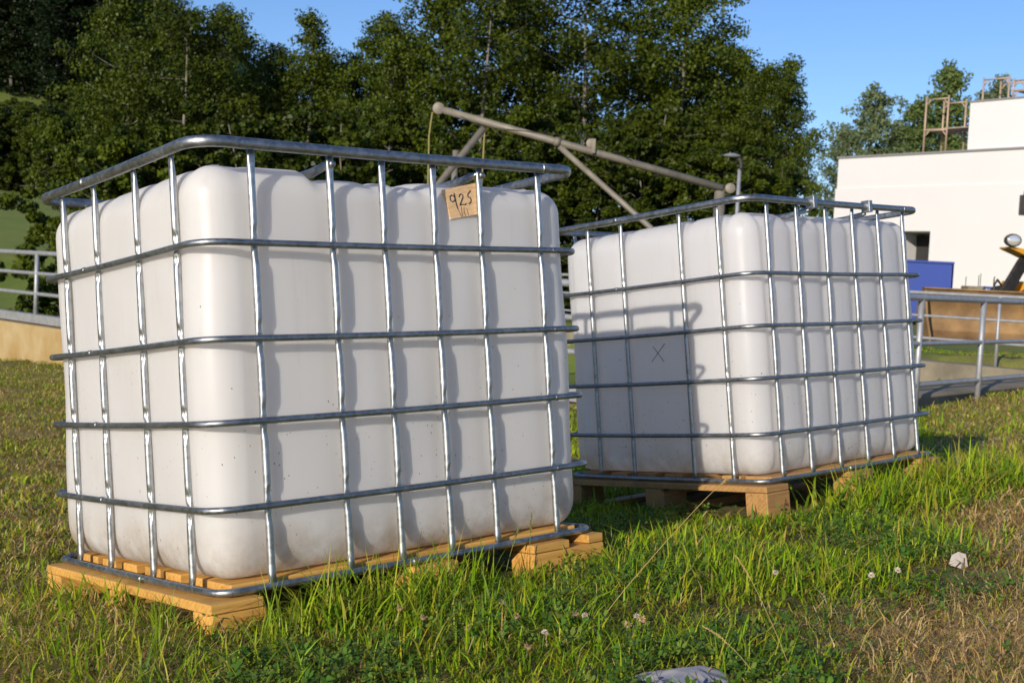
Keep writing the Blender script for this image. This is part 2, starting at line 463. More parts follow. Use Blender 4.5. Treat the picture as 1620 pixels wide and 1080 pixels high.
# ------------------------------------------------------------------ white building with roof scaffolds
BA = np.array([15.45, 60.0]); BD = np.array([.611, -.792]); BN = np.array([.792, .611])   # along facade, into the building
def PB(s, d, z): 
    q = BA + BD*s + BN*d; return Vector((q[0], q[1], z))
def bbox(mb, s0, s1, d0, d1, z0, z1):
    a = [PB(s0,d0,0), PB(s1,d0,0), PB(s1,d1,0), PB(s0,d1,0)]
    v = [Vector((p.x,p.y,z0)) for p in a] + [Vector((p.x,p.y,z1)) for p in a]
    mb.add(v, [(0,3,2,1),(4,5,6,7),(0,1,5,4),(1,2,6,5),(2,3,7,6),(3,0,4,7)]); return mb
b = empty('white_building', 'large white rendered building with flat roof at the right', 'building', PB(0, 0, -.5))
bi = -b.location
def bpart(mb, name, mt, parent=None):
    mb.v = [tuple(Vector(p) + bi) for p in mb.v]; return mb.build(name, mt, parent or b)
w = MB(); bbox(w, 0, 3.5, 0, 14, -.6, 5.48); bbox(w, 5.45, 26, 0, 14, -.6, 5.48); bbox(w, 3.5, 5.45, 0, 14, 3.42, 5.48); bbox(w, 3.5, 5.45, 2.5, 14, -.6, 3.42)
bpart(w, 'wall', M_white)
bpart(bbox(MB(), .05, 26, .05, 14, 5.485, 6.93), 'parapet', M_white)
bpart(bbox(MB(), -.02, 26.05, -.02, 14.05, 6.935, 7.03), 'roof_flashing', M_flash)
bpart(bbox(MB(), 6.8, 26, .35, 12, 7.035, 9.15), 'roof_tower', M_white)
bpart(bbox(MB(), 6.77, 26.05, .30, 12.05, 9.155, 9.23), 'tower_flashing', M_flash)
bpart(bbox(MB(), 3.55, 5.40, 1.8, 1.9, -.5, 3.3), 'dark_doorway_panel', M_dark)  # near-black panel standing in for the unlit inside of the opening

def scaffold(label, s, d, zb, w_, h_, planks):
    r = empty('scaffold_frame', label, 'scaffold', PB(s, d, zb), group='scaffold frames on the white building roof')
    o = r.location.copy(); dv = Vector((BD[0], BD[1], 0)); nv = Vector((BN[0], BN[1], 0))
    for dd in (0, 1.4):
        for ss in (0, w_):
            MB().tube([dv*ss + nv*dd, dv*ss + nv*dd + Vector((0,0,h_+.12))], .045, 8).build('upright', M_scaf, r, True)
        for zz in (h_, h_*.42):
            MB().tube([dv*0 + nv*dd + Vector((0,0,zz)), dv*w_ + nv*dd + Vector((0,0,zz))], .035, 8).build('crossbar', M_scaf, r, True)
            for ss, sg in ((0, 1), (w_, -1)):
                MB().tube([dv*ss + nv*dd + Vector((0,0,zz-.28)), dv*(ss+sg*.25) + nv*dd + Vector((0,0,zz))], .03, 6).build('gusset', M_scaf, r, True)
    if planks:
        for i in range(3):
            mb = MB(); M = Matrix.Translation(Vector((0,0,h_*.42+.04))) @ Matrix((dv, nv, Vector((0,0,1)))).transposed().to_4x4()
            mb.box((-.1, i*.45+.05, 0), (planks, i*.45+.45, .05), M).build('plank', M_scaf, r)
    return r
scaffold('pale scaffold frame with a plank deck on the lower roof', 4.45, .5, 7.03, 1.15, 2.45, 2.2)
scaffold('tall scaffold frame rising at the left end of the roof tower', 6.6, 1.6, 7.035, 1.25, 3.3, 0)
scaffold('low scaffold frame at the right on top of the roof tower', 8.55, .8, 9.23, 1.25, .78, 1.3)

# ------------------------------------------------------------------ wheel loader, container, rubble
LX0 = at(1472, 500, 28.0); zl = -.48
ld = empty('wheel_loader', 'yellow wheel loader with a rusty brown bucket, cut off at right', 'wheel loader', (LX0.x + 1.35, 29.4, zl))
lo = Vector((1.35, 1.4, 0))       # bucket left front corner relative = -lo
def lp(x, y, z): return Vector((x, y, z)) - lo
BW = 3.6
prof = [(.0, .0), (.0, .04), (.62, .10), (.92, .30), (1.02, .62), (.93, .96), (.74, 1.20), (.70, 1.17), (.86, .93), (.95, .62), (.86, .34), (.60, .15)]
Mx = Matrix(((0,0,1,0),(1,0,0,0),(0,1,0,0),(0,0,0,1)))      # profile (y,z) extruded along x
# shell as a swept strip of plates
mb = MB()
outer = [(-.02, .02), (.62, .02), (.90, .20), (1.00, .58), (.94, .92), (.66, 1.20)]
inner = [(-.02, .055), (.60, .06), (.85, .23), (.945, .58), (.885, .90), (.63, 1.155)]
poly = outer + inner[::-1]
v = []; f = []
for x in (0.04, BW - .04): v += [lp(x, y, z) for y, z in poly]
n = len(poly)
f += [(k, (k+1) % n, n + (k+1) % n, n + k) for k in range(n)]
mb.add(v, f).build('bucket', M_rustblade, ld, 'auto')
for x in (0, BW - .05):
    side = [(0, 0.0), (.66, .0), (.93, .18), (1.03, .58), (.96, .94), (.67, 1.2), (.5, 1.16), (.30, .55), (.02, .12)]
    mb = MB(); v = [lp(x, y, z) for y, z in side] + [lp(x + .05, y, z) for y, z in side]; n = len(side)
    mb.add(v, [tuple(range(n-1, -1, -1)), tuple(range(n, 2*n))] + [(k, (k+1) % n, n+(k+1) % n, n+k) for k in range(n)]).build('bucket_side', M_rustblade, ld)
MB().box(lp(.0, .56, 1.20), lp(BW, .70, 1.235)).build('bucket_lip', M_rustblade, ld)
BR = Matrix.Translation(Vector((2.2, 1.15, 0)) - lo) @ Matrix.Rotation(R(-50), 4, 'Z') @ Matrix.Translation(Vector((-1.8, -1.1, 0)))
def br(x, y, z): return BR @ Vector((x, y, z))
for x in (1.55, 2.3):
    arm = [(.95, .95), (1.15, 1.25), (1.9, 2.0), (2.6, 2.5), (2.75, 2.2), (2.05, 1.65), (1.3, .85), (1.05, .55)]
    mb = MB(); v = [br(x, y, z) for y, z in arm] + [br(x + .09, y, z) for y, z in arm]; n = len(arm)
    mb.add(v, [tuple(range(n-1, -1, -1)), tuple(range(n, 2*n))] + [(k, (k+1) % n, n+(k+1) % n, n+k) for k in range(n)]).build('loader_arm', M_black, ld)
MB().tube([br(1.8, 1.1, 1.0), br(1.8, 2.6, 1.45)], .06, 10).build('hydraulic_ram', M_galv, ld, True)
MB().tube([lp(1.90, 1.25, 1.15), lp(1.92, 1.3, 1.36), lp(2.05, 1.45, 1.5), lp(2.35, 1.9, 1.35)], .025, 8).build('hydraulic_hose', M_black, ld, True)
MB().box((1.2, 2.2, .45), (2.4, 3.6, 1.25), BR).build('front_frame', M_yellow, ld, bevel=.05)
MB().box((1.0, 4.3, .6), (2.6, 7.4, 1.9), BR).build('engine_hood', M_yellow, ld, bevel=.08)
MB().box((1.2, 3.5, 1.3), (2.4, 4.9, 3.4), BR).build('cab', M_black, ld, bevel=.06)
mb = MB(); v = [lp(2.34, 1.5, 2.27), lp(2.95, 1.7, 2.06), lp(2.95, 1.7, 2.26), lp(2.34, 1.5, 2.31)]
v += [p + Vector((0, .7, 0)) for p in v]
mb.add(v, [(0,1,2,3),(7,6,5,4),(0,4,5,1),(1,5,6,2),(2,6,7,3),(3,7,4,0)]).build('lamp_bracket', M_yellow, ld)
MB().box(lp(2.75, 2.3, 1.05), lp(3.3, 3.0, 1.50)).build('fender', M_yellow, ld, bevel=.04)
LM = Matrix.Translation(lp(2.36, 1.6, 2.46)) @ Matrix.Rotation(R(90), 4, 'X') @ Matrix.Scale(1.25, 4, Vector((1,0,0)))
hl = MB().lathe([(.10, 0), (.15, .04), (.165, .12), (.15, .2)], 16, LM).build('work_lamp', M_black, ld, True)
MB().lathe([(.135, .202), (.12, .214), (.06, .222)], 16, LM).build('lens', M_glass, hl, True)
for yy in (2.4, 5.7):
    for xx in (.75, 2.35):
        prof = [(.30, 0), (.62, .02), (.68, .08), (.70, .25), (.68, .42), (.62, .48), (.30, .5)]
        WM = BR @ Matrix.Translation((xx, yy, .69)) @ Matrix.Rotation(R(90), 4, 'Y')
        wl_ = MB().lathe(prof, 28, WM).build('wheel', M_rubber, ld, 'auto')
        MB().lathe([(.28, -.01), (.30, .25), (.28, .51)], 20, WM).build('rim', M_yellow, wl_, True)
MB().box(lp(2.76, 2.2, 3.12), lp(2.93, 2.26, 3.62)).build('mirror', M_black, ld, bevel=.02)
MB().tube([lp(2.86, 2.24, 3.58), lp(2.88, 2.26, 3.72), lp(3.3, 2.5, 3.74), lp(3.9, 2.9, 3.6)], .018, 8).build('mirror_arm', M_black, ld, True)

c0 = at(1440, 413, 42.0); c1 = at(1510, 413, 42.0)
ct = empty('blue_skip', 'blue steel waste container with rust spots behind the railing', 'container', ((c0.x+c1.x)/2, 43.2, -.52))
hx = (c1.x - c0.x)/2 + .5
def cpart(lo_, hi_, name, mt=M_blue, bev=.02): return MB().box(lo_, hi_).build(name, mt, ct, bevel=bev)
wd = 2*hx
cpart((-hx-.5, -1.2, .12), (hx-.5, -1.14, 2.22), 'front_panel')
MB().add([(hx-.5, -1.2, .12), (hx-.5+.26, 1.2, .12), (hx-.5+.26, 1.2, 2.22), (hx-.5, -1.2, 2.22),
          (hx-.56, -1.2, .12), (hx-.56+.26, 1.2, .12), (hx-.56+.26, 1.2, 2.22), (hx-.56, -1.2, 2.22)],
         [(0,1,2,3),(7,6,5,4),(0,4,5,1),(1,5,6,2),(2,6,7,3),(3,7,4,0)]).build('side_panel', M_blue, ct)
cpart((-hx-.5, 1.14, .12), (hx-.3, 1.2, 2.22), 'back_panel')
cpart((-hx-.5, -1.14, .10), (hx-.6, 1.14, .16), 'floor_plate', M_black)
cpart((-hx-.5, -1.26, 2.16), (hx-.5, -1.2, 2.24), 'rim_bar')
for x in (-hx, hx-1.0): cpart((x-.2, -1.0, 0), (x+.2, 1.0, .10), 'skid', M_black)

rb = at(1530, 448, 36); 
r0 = empty('rubble_trailer', 'flat grey trailer stacked with building scrap behind the bucket', 'trailer', (rb.x + .7, 36, -.5))
MB().box((-.9, -.6, .95), (1.2, .6, 1.08)).build('deck', M_conc, r0)
for x in (-.5, .8): MB().lathe([(.2, -.1), (.34, -.08), (.34, .08), (.2, .1)], 16, Matrix.Translation((x, -.45, .34)) @ Matrix.Rotation(R(90), 4, 'X')).build('wheel', M_rubber, r0, True)
MB().box((-.85, -.5, .34), (1.15, .5, .95)).build('chassis', M_black, r0)
def scrap(name, label, cat, px, py, Y, build, group=None):
    p = at(px, py, Y); o = build(p); tag(o, label, cat, group); return o
p = Vector((rb.x + .7, 36, .58))
o = MB().box((-.22, -.3, 0), (.22, .3, .3)).build('block', M_conc, None, bevel=.02); o.name = 'concrete_block'; o.location = p + Vector((-.55, 0, .003)); tag(o, 'small grey concrete block on the trailer behind the bucket', 'block')
o = MB().box((-.35, -.3, 0), (.35, .3, .25)).build('crate', M_galv_dull, None, bevel=.02); o.location = p + Vector((.1, 0, .003)); o.name = 'metal_crate'; tag(o, 'pale metal crate with blue cover on the trailer', 'crate')
MB().box((-.36, -.31, .253), (.36, .31, .31)).build('cover', M_blue, o)
o = MB().prism([(-.5, 0), (.55, 0), (.5, .12), (-.45, .42)], .6, Matrix.Rotation(R(90), 4, 'X')).build('steel_hopper', M_black, None); o.location = p + Vector((1.05, .3, .003)); tag(o, 'dark sloping steel hopper beside the loader arm', 'hopper')
for i, px in enumerate((1527, 1549, 1554, 1577, 1580)):
    a = at(px, 452, 38)
    o = MB().tube([(0, 0, 0), (.01, 0, 1.55 + .06*(i % 3))], .012, 6).build('steel_rod', M_black, None, True)
    o.location = (a.x, 38 + .1*i, gz(a.x, 38) - .1 + .2)
    o.scale.z = 1.02
    tag(o, 'thin upright steel rod in front of the white wall, %s from the left' % ORD[i], 'rod', 'thin steel rods standing by the white wall')

# ------------------------------------------------------------------ hoist mast and lamp post
YH = 19.0
A0 = at(700, 174, YH); A1 = at(1143, 298, YH)
ho = empty('hoist_mast', 'weathered steel hoist boom slanting over the basin on struts', 'hoist', (A1.x, A1.y, gz(A1.x, A1.y)))
h0 = ho.location.copy()
def H(p): return Vector(p) - h0
MB().tube([H(A0), H(A0.lerp(A1, .42)), H(A1)], [.056, .058, .060], 14).build('boom', M_mast, ho, True)
MB().tube([H(A0.lerp(A1, .40)), H(A0.lerp(A1, .42))], .072, 14).build('boom_collar', M_mast, ho, True)
pt_ = at(1139, 303, YH + .05)
MB().tube([H((pt_.x, pt_.y, h0.z - .1)), H((pt_.x, pt_.y, pt_.z + .06))], .085, 14).build('post', M_mast, ho, True)
S0 = at(885, 232, YH); S1 = at(1040, 370, YH); d = S1 - S0
MB().tube([H(S0), H(S0 + d*2.2)], .045, 10).build('strut', M_mast, ho, True)
S0 = at(766, 202, YH); S1 = at(700, 284, YH); d = S1 - S0
MB().tube([H(S0), H(S0 + d*4.3)], .055, 10).build('strut', M_mast, ho, True)
S0 = at(721, 238, YH + .3); MB().tube([H(S0), H((S0.x, S0.y, -1.4))], .05, 8).build('stay_post', M_mast, ho, True)
def disc(px, py, r, th, nm, Y=YH):
    q = at(px, py, Y); Mt = Matrix.Translation(H(q)) @ Matrix.Rotation(R(90), 4, 'X')
    return MB().lathe([(r*.8, -th), (r, -th*.8), (r, -th*.2), (r*.86, 0), (r, th*.2), (r, th*.8), (r*.8, th)], 20, Mt).build(nm, M_mast, ho, 'auto')
disc(694, 172, .092, .05, 'pulley'); disc(1155, 298, .08, .05, 'pulley'); disc(935, 227, .075, .03, 'pulley')
q = at(939, 232, YH - .1); MB().box(H(q) - Vector((.028, .012, .10)), H(q) + Vector((.028, .012, .12))).build('pulley_bracket', M_mast, ho)
q0 = at(684, 178, YH); q1 = at(677, 300, YH)
MB().tube([H(q0), H(q0.lerp(q1, .3)) + Vector((-.03, 0, 0)), H(q1), H((q1.x, q1.y, -.6))], .012, 6).build('rope', M_rope, ho, True)
q0 = at(767, 203, YH); MB().tube([H(q0), H((q0.x - .02, q0.y, .4))], .012, 6).build('rope', M_rope, ho, True)
MB().tube([H(at(694, 166, YH)), H(at(760, 200, YH - .09)), H(at(937, 219, YH - .03)), H(at(1000, 255, YH - .1))], .0045, 5).build('wire', M_black, ho, True)

YL = 25.0
lt = at(1170, 268, YL); lb = gz(lt.x, YL)
lmp = empty('lamp_post', 'slim grey lamp post with curved head in front of the trees', 'lamp post', (lt.x, YL, lb))
zt = lt.z - lb
MB().tube([(0, 0, -.1), (0, 0, 1.0), (0, 0, zt)], [.05, .043, .038], 12).build('pole', M_galv_dull, lmp, True)
arc = [(0, 0, zt - .01)] + [(.10*math.sin(a)*1.0 , -.0, zt + .12 + .14*math.sin(a)) if False else (.04 - .14*(1 - math.cos(a)), 0, zt + .26*math.sin(a)) for a in np.linspace(.2, 1.7, 7)]
MB().tube(arc, .04, 10).build('arm', M_black, lmp, True)
MB().lathe([(.03, .06), (.10, .03), (.13, 0), (.11, -.02)], 16, Matrix.Translation((-.17, 0, zt + .26)) @ Matrix.Scale(1.5, 4, Vector((1,0,0)))).build('lamp_head', M_galv_dull, lmp, 'auto')

# ------------------------------------------------------------------ trees
def tree_data(seed, H_, W_, shape, leaf, nl, cl, c_lo, c_hi, lm, bare=.15):
    """returns trunk mesh, crown mesh"""
    g = np.random.default_rng(seed); rd = random.Random(seed)
    mb = MB(); sp = []
    ph = rd.random()*6; 
    for i in range(9):
        s = i / 8; sp.append(Vector((.25*math.sin(2.3*s*2 + ph)*s, .25*math.cos(1.9*s*2 + ph)*s, H_*.97*s)))
    mb.tube(sp, [max(.012*H_*(1 - s*.93), .012) for s in np.linspace(0, 1, 9)], 9)
    def spine(s):
        q = s*8; i = min(int(q), 7); return sp[i].lerp(sp[i+1], q - i)
    clumps = []
    for i in range(nl):
        s = bare + (1 - bare)*((i + rd.random()) / nl)*.97
        env = shape((s - bare) / (1 - bare)) * W_*.5 * rd.uniform(.62, 1.12)
        az = i*2.399 + rd.uniform(-.5, .5); b0 = spine(s)
        tip = b0 + Vector((math.cos(az)*env, math.sin(az)*env, env*rd.uniform(.05, .65)))
        mid = b0.lerp(tip, .5) + Vector((0, 0, -.06*env))
        mb.tube([b0, b0.lerp(mid, .7), b0.lerp(tip, .7)], [.0045*H_*(1.05 - s), .003*H_*(1.05 - s), .006], 5, caps=False)
        k = max(2, int(3 + env*1.9))
        for j in range(k):
            q = .28 + .72*(j + rd.random())/k
            base = b0.lerp(tip, q)
            off = Vector([max(-1.4, min(1.4, rd.gauss(0, q_))) for q_ in (1, 1, .8)]) * (.10 + .17*env)
            cc = base + off
            clumps.append((cc, rd.uniform(.55, 1.2)))
    for j in range(4): clumps.append((spine(1.0) + Vector((rd.gauss(0,.15), rd.gauss(0,.15), rd.uniform(-.6, .2))), .6))
    C = np.array([tuple(q) for q, _ in clumps]); S = np.array([r for _, r in clumps])
    idx = np.repeat(np.arange(len(C)), (cl * S**1.5).astype(int)); n = len(idx)
    off = g.normal(size=(n, 3)); off /= np.linalg.norm(off, axis=1, keepdims=True) + 1e-9
    off *= (g.random((n, 1))**.45) * np.array([.52, .52, .34]) * S[idx][:, None] * (H_/10)
    cen = C[idx] + off
    nr = g.normal(size=(n, 3)); nr += off / (np.linalg.norm(off, axis=1, keepdims=True) + .05) * 1.0; nr[:, 2] += .4
    nr /= np.linalg.norm(nr, axis=1, keepdims=True)
    tt = np.cross(nr, g.normal(size=(n, 3))); tt /= np.linalg.norm(tt, axis=1, keepdims=True)
    bb = np.cross(nr, tt); L = leaf * g.uniform(.6, 1.25, (n, 1))
    V = np.stack([cen - tt*L*.5, cen + bb*L*.34 + nr*L*.08, cen + tt*L*.5, cen - bb*L*.34 + nr*L*.08], 1).reshape(-1, 3)
    Fq = np.arange(4*n).reshape(n, 4)
    cm = g.random(len(C))[idx]; u = (.55*g.random(n) + .45*cm)[:, None]
    col = np.array(c_lo)*(1 - u) + np.array(c_hi)*u
    me = np_mesh('crown', V, Fq, lm, np.repeat(col, 4, 0))
    tm = mb.mesh('trunk'); tm.materials.append(M_bark); tm.polygons.foreach_set('use_smooth', [True]*len(tm.polygons))
    return tm, me
ovoid = lambda s: max(.10, (math.sin(math.pi*min(1, (s*.92 + .10)))**.55))
cone = lambda s: max(.09, (1 - s)**.6 * min(1, .6 + s*3))
bush = lambda s: max(.25, math.cos(s*1.35)**.6)
LO, HI = (.016, .033, .004), (.100, .128, .008)
TD = [tree_data(1, 10, 5.4, ovoid, .115, 46, 140, LO, HI, M_leaf),
      tree_data(2, 10, 4.6, ovoid, .112, 44, 140, LO, HI, M_leaf, .2),
      tree_data(3, 10, 4.2, cone, .112, 46, 130, LO, HI, M_leaf, .12),
      tree_data(4, 10, 6.0, ovoid, .118, 30, 112, LO, HI, M_leaf, .25)]
BD_ = [tree_data(5, 5, 5.2, bush, .118, 30, 190, LO, HI, M_leaf, .02),
       tree_data(6, 5, 4.6, bush, .118, 30, 190, LO, HI, M_leaf, .02)]
SD = [tree_data(9, 10, 5.0, ovoid, .17, 44, 90, (.006, .014, .004), (.022, .036, .008), M_leaf, .06),  # leaf colours darkened to paint in the shade on the left hill
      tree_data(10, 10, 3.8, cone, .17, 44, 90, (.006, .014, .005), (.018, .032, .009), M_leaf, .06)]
PD = [tree_data(7, 10, 4.6, ovoid, .17, 42, 66, (.10, .14, .06), (.20, .24, .11), M_leaf_pale, .1),  # paler leaf colours paint in the haze of distance
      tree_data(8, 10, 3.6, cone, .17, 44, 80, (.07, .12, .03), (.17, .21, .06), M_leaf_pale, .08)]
def plant_tree(name, data, x, y, h, w, label, group, rz=None, base=10., cat='tree'):
    z = gz(x, y)
    r = empty(name, label, cat, (x, y, z - .05), group=group)
    r.rotation_euler.z = random.random()*6.28 if rz is None else rz
    s = h / base; r.scale = (s*w, s*w, s)
    for nm, me in (('trunk', data[0]), ('crown', data[1])):
        o = bpy.data.objects.new(nm, me); COL.objects.link(o); o.parent = r
    return r
def tree_px(name, data, px, top, Y, w, label, group, base=10., cat='tree', rz=None):
    q = at(px, top, Y); h = q.z - gz(q.x, Y) + .05
    return plant_tree(name, data, q.x, Y, h, w, label, group, rz, base, cat)
GA = 'alders in a row behind the basin'
rowA = [ # px, top, Y, variant, width
    (200, -30, 38, 0, .66, 'broad dark alder, leftmost of the row behind the basin'),
    (290, -12, 36, 3, .85, 'bushy alder right of the leftmost one, touching the top edge'),
    (362, 2, 39, 0, .72, 'narrow alder left of the sky gap above the front tank'),
    (428, 62, 41, 1, .85, 'low alder beneath the sky gap above the front tank'),
    (490, 12, 38, 2, .85, 'pointed alder with a spire top left of centre'),
    (556, 78, 40, 1, .8, 'shorter alder between the spire and the tall middle trees'),
    (622, 20, 38, 0, .75, 'alder with a rounded top left of the tall middle trees'),
    (700, -40, 40, 1, .85, 'tall alder above the raised end of the hoist boom'),
    (775, -60, 37, 3, .8, 'tall alder with pale trunk above the boom strut'),
    (850, -75, 41, 1, .9, 'tall alder left of the see through crown in the middle'),
    (940, -90, 38, 3, .85, 'tallest alder with forked pale trunks showing in the middle'),
    (1015, -80, 40, 3, .8, 'tall open alder beside the forked trunks'),
    (1085, -50, 38, 1, .85, 'tall alder at the right shoulder of the wood'),
    (1155, 62, 40, 0, .75, 'middle height alder stepping down to the right'),
    (1215, 95, 37, 0, .72, 'leafy alder above the lamp post'),
    (1256, 84, 38, 2, .8, 'rightmost alder beside the open sky')]
for px, top, Y, k, w_, lab in rowA:
    tree_px('alder_tree', TD[k], px, top, Y, w_*1.14, lab, GA)
rowB = [(900, 150, 45, 0), (1060, 130, 45, 1), (640, 70, 46, 0), (520, 90, 46, 1), (330, 60, 45, 0), (230, 30, 46, 1), (760, 140, 46, 0), (1180, 120, 45, 1), (440, 110, 46, 0), (250, 60, 47, 1)]
for i, (px, top, Y, k) in enumerate(sorted(rowB)):
    tree_px('alder_tree', TD[k], px, top, Y, .85, 'dim alder half hidden in the second row, %s from the left' % ORD[i], 'second row of alders')
for i, px in enumerate(range(178, 1320, 64)):
    top = 215 + 45*math.sin(i*1.7) + (70 if px > 1200 else 0)
    tree_px('hedge_shrub', BD_[i % 2], px + 14*math.sin(i*3.1) - (40 if px > 1200 else 0), top, 31 + (i % 3), 1.0 if px < 1180 else .6, 'dense green shrub at the foot of the alders, %s from the left' % ORD[i], 'shrubs below the alders', 5., 'shrub')
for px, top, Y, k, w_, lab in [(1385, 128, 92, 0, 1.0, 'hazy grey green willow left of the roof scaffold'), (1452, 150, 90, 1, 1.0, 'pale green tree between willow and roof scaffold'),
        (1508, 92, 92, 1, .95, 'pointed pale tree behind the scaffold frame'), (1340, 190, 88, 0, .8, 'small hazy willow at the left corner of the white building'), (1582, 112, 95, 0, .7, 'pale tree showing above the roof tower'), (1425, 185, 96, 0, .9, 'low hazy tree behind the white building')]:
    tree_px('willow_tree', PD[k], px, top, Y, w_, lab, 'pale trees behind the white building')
# left: bush by the railing, hedge on the meadow, wooded hill
tree_px('dark_bush', BD_[0], 98, 358, 29, .62, 'small dark bush behind the left railing', None, 5., 'bush')
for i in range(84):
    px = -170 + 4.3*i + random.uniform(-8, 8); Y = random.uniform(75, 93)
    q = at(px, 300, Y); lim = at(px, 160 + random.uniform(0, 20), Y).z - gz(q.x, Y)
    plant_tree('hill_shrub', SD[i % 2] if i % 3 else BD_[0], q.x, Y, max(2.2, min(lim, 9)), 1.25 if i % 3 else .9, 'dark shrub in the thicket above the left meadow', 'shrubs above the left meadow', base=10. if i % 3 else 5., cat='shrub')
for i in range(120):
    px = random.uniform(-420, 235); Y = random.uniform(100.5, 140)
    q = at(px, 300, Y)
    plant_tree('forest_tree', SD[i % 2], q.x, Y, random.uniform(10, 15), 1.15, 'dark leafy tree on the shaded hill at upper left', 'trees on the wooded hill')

# ------------------------------------------------------------------ pallets and caged tanks
TANK = [
 dict(o=(-.6391, 2.7378, -.1487), R=((.75828, -.64327, -.10593), (.65121, .75501, .07674), (.03061, -.12717, .99141)),
      z=(1.045, .810, .584, .390, .190, 0.0), F=(.143, .363, .520, .680, .837, 1.057), S=(.148, .366, .634, .852)),
 dict(o=(.9573, 4.4473, -.1042), R=((.74683, -.6558, -.11028), (.66438, .74304, .08059), (.02909, -.13345, .99063)),
      z=(1.054, .773, .576, .381, .174, 0.0), F=(.122, .309, .502, .698, .891, 1.078), S=(.149, .341, .659, .851))]
LX, LY = 1.2, 1.016
def rrect(off, rad, n=9):
    """rounded rectangle loop, offset inwards by off"""
    x0, y0, x1, y1 = off, off, LX - off, LY - off; out = []
    for cx, cy, a0 in ((x1-rad, y0+rad, -90), (x1-rad, y1-rad, 0), (x0+rad, y1-rad, 90), (x0+rad, y0+rad, 180)):
        for k in range(n): 
            a = R(a0 + 90*k/(n-1)); out.append((cx + rad*math.cos(a), cy + rad*math.sin(a)))
    return out
def bottle_mesh(T, inset, opts_front, opts_rad, opts_right, dent, bulge, dips, seed):
    g = np.random.default_rng(seed)
    # perimeter parameters on the unit frame: (point, normal, groove)
    rad = opts_rad; per = []
    def edge(p0, p1, nrm, lines, axis):
        L = (Vector(p1) - Vector(p0)).length; n = int(L/.011)
        for k in range(n):
            q = Vector(p0).lerp(Vector(p1), k/n); s = q[axis]
            gr = sum(math.exp(-((s - l)/.026)**2) for l in lines)
            ls = sorted([0] + list(lines) + [LX if axis == 0 else LY]); bl = 0
            for a, b in zip(ls[:-1], ls[1:]):
                if a <= s < b: bl = math.sin(math.pi*(s-a)/(b-a))
            per.append((q.x, q.y, nrm[0], nrm[1], gr, bl))
    def corner(cx, cy, a0):
        for k in range(16):
            a = R(a0 + 90*k/16); per.append((cx + rad*math.cos(a), cy + rad*math.sin(a), math.cos(a), math.sin(a), 0, 0))
    i = inset; fi = opts_front; ri = opts_right; bk = opts_right
    edge((i+rad, fi), (LX-ri-rad, fi), (0, -1), T['F'], 0); corner(LX-ri-rad, fi+rad, -90)
    edge((LX-ri, fi+rad), (LX-ri, LY-bk-rad), (1, 0), T['S'], 1); corner(LX-ri-rad, LY-bk-rad, 0)
    edge((LX-ri-rad, LY-bk), (i+rad, LY-bk), (0, 1), T['F'], 0); corner(i+rad, LY-bk-rad, 90)
    edge((i, LY-bk-rad), (i, fi+rad), (-1, 0), T['S'], 1); corner(i+rad, fi+rad, 180)
    per = np.array(per); n = len(per)
    zt, zb = T['top'], .018; rt, rbm, rbv = .085, .055, .085
    prof = []                                   # (inset, z, amount of side relief, amount of top relief)
    for k in range(6): prof.append((.33*(1-k/5)**1.0 + rbm, zb + .004*(1-k/5), 0, 0)) if k < 5 else None
    for k in range(9):
        a = R(90*k/8); prof.append((rbm*(1-math.sin(a)), zb + rbv*(1-math.cos(a)), math.sin(a), 0))
    for z in np.linspace(zb+rbv, zt-rt, 46)[1:-1]: prof.append((0, z, 1, 0))
    for k in range(11):
        a = R(90*k/10); prof.append((rt*(1-math.cos(a)), zt - rt + rt*math.sin(a), math.cos(a)*.9 + .1, math.sin(a)))
    for q in (.10, .13, .17, .22, .28, .34, .40): prof.append((q, zt + .004, .0, 1 - (q-.1)*2.2))
    rows = []
    for ins, z, rel, tr in prof:
        hz = (z - zb)/(zt - zb); fade = math.sin(math.pi*min(1, max(0, hz)))**.35 if 0 < hz < 1 else 0
        d = -ins - dent*per[:, 4]*rel + bulge*per[:, 5]*rel*fade
        cap = np.minimum(1.0, 1.0)
        # offset towards the centre for corners: shrink in box metric
        cx, cy = LX/2, LY/2
        x = per[:, 0] + per[:, 2]*d; y = per[:, 1] + per[:, 3]*d
        if ins > .10:       # caps: scale the outline instead of offsetting corners through themselves
            k0 = 1 - (ins)/(LY/2 - .02)
            x = cx + (per[:, 0]-cx)*k0; y = cy + (per[:, 1]-cy)*k0
        # slow waviness of blow-moulded plastic
        s = np.arange(n)/n*2*np.pi
        wv = .0022*np.sin(3*s + z*5) + .0016*np.sin(7*s - z*9 + 1) + .0012*np.sin(11*s + z*14 + 2)
        x = x + per[:, 2]*wv*rel; y = y + per[:, 3]*wv*rel
        zz = np.full(n, z)
        if tr > 0:
            zz = zz - (.006 + .5*dent)*per[:, 4]*tr
            for a, b_, dep in dips: zz = zz - dep*tr*sstep(a - .025, a + .01, x)*sstep(b_ + .01, b_ - .025, x)
        rows.append(np.stack([x, y, zz], 1))
    V = np.concatenate(rows); m_ = len(rows)
    I = np.arange(n); J = (I + 1) % n
    Fq = np.concatenate([np.stack([r*n + I, r*n + J, (r+1)*n + J, (r+1)*n + I], 1) for r in range(m_ - 1)])
    mb = MB(); mb.v = [tuple(p) for p in V]; mb.f = [tuple(int(a) for a in q) for q in Fq]
    mb.f.append(tuple(range(n-1, -1, -1))); mb.f.append(tuple(int((m_-1)*n + k) for k in range(n)))
    return mb
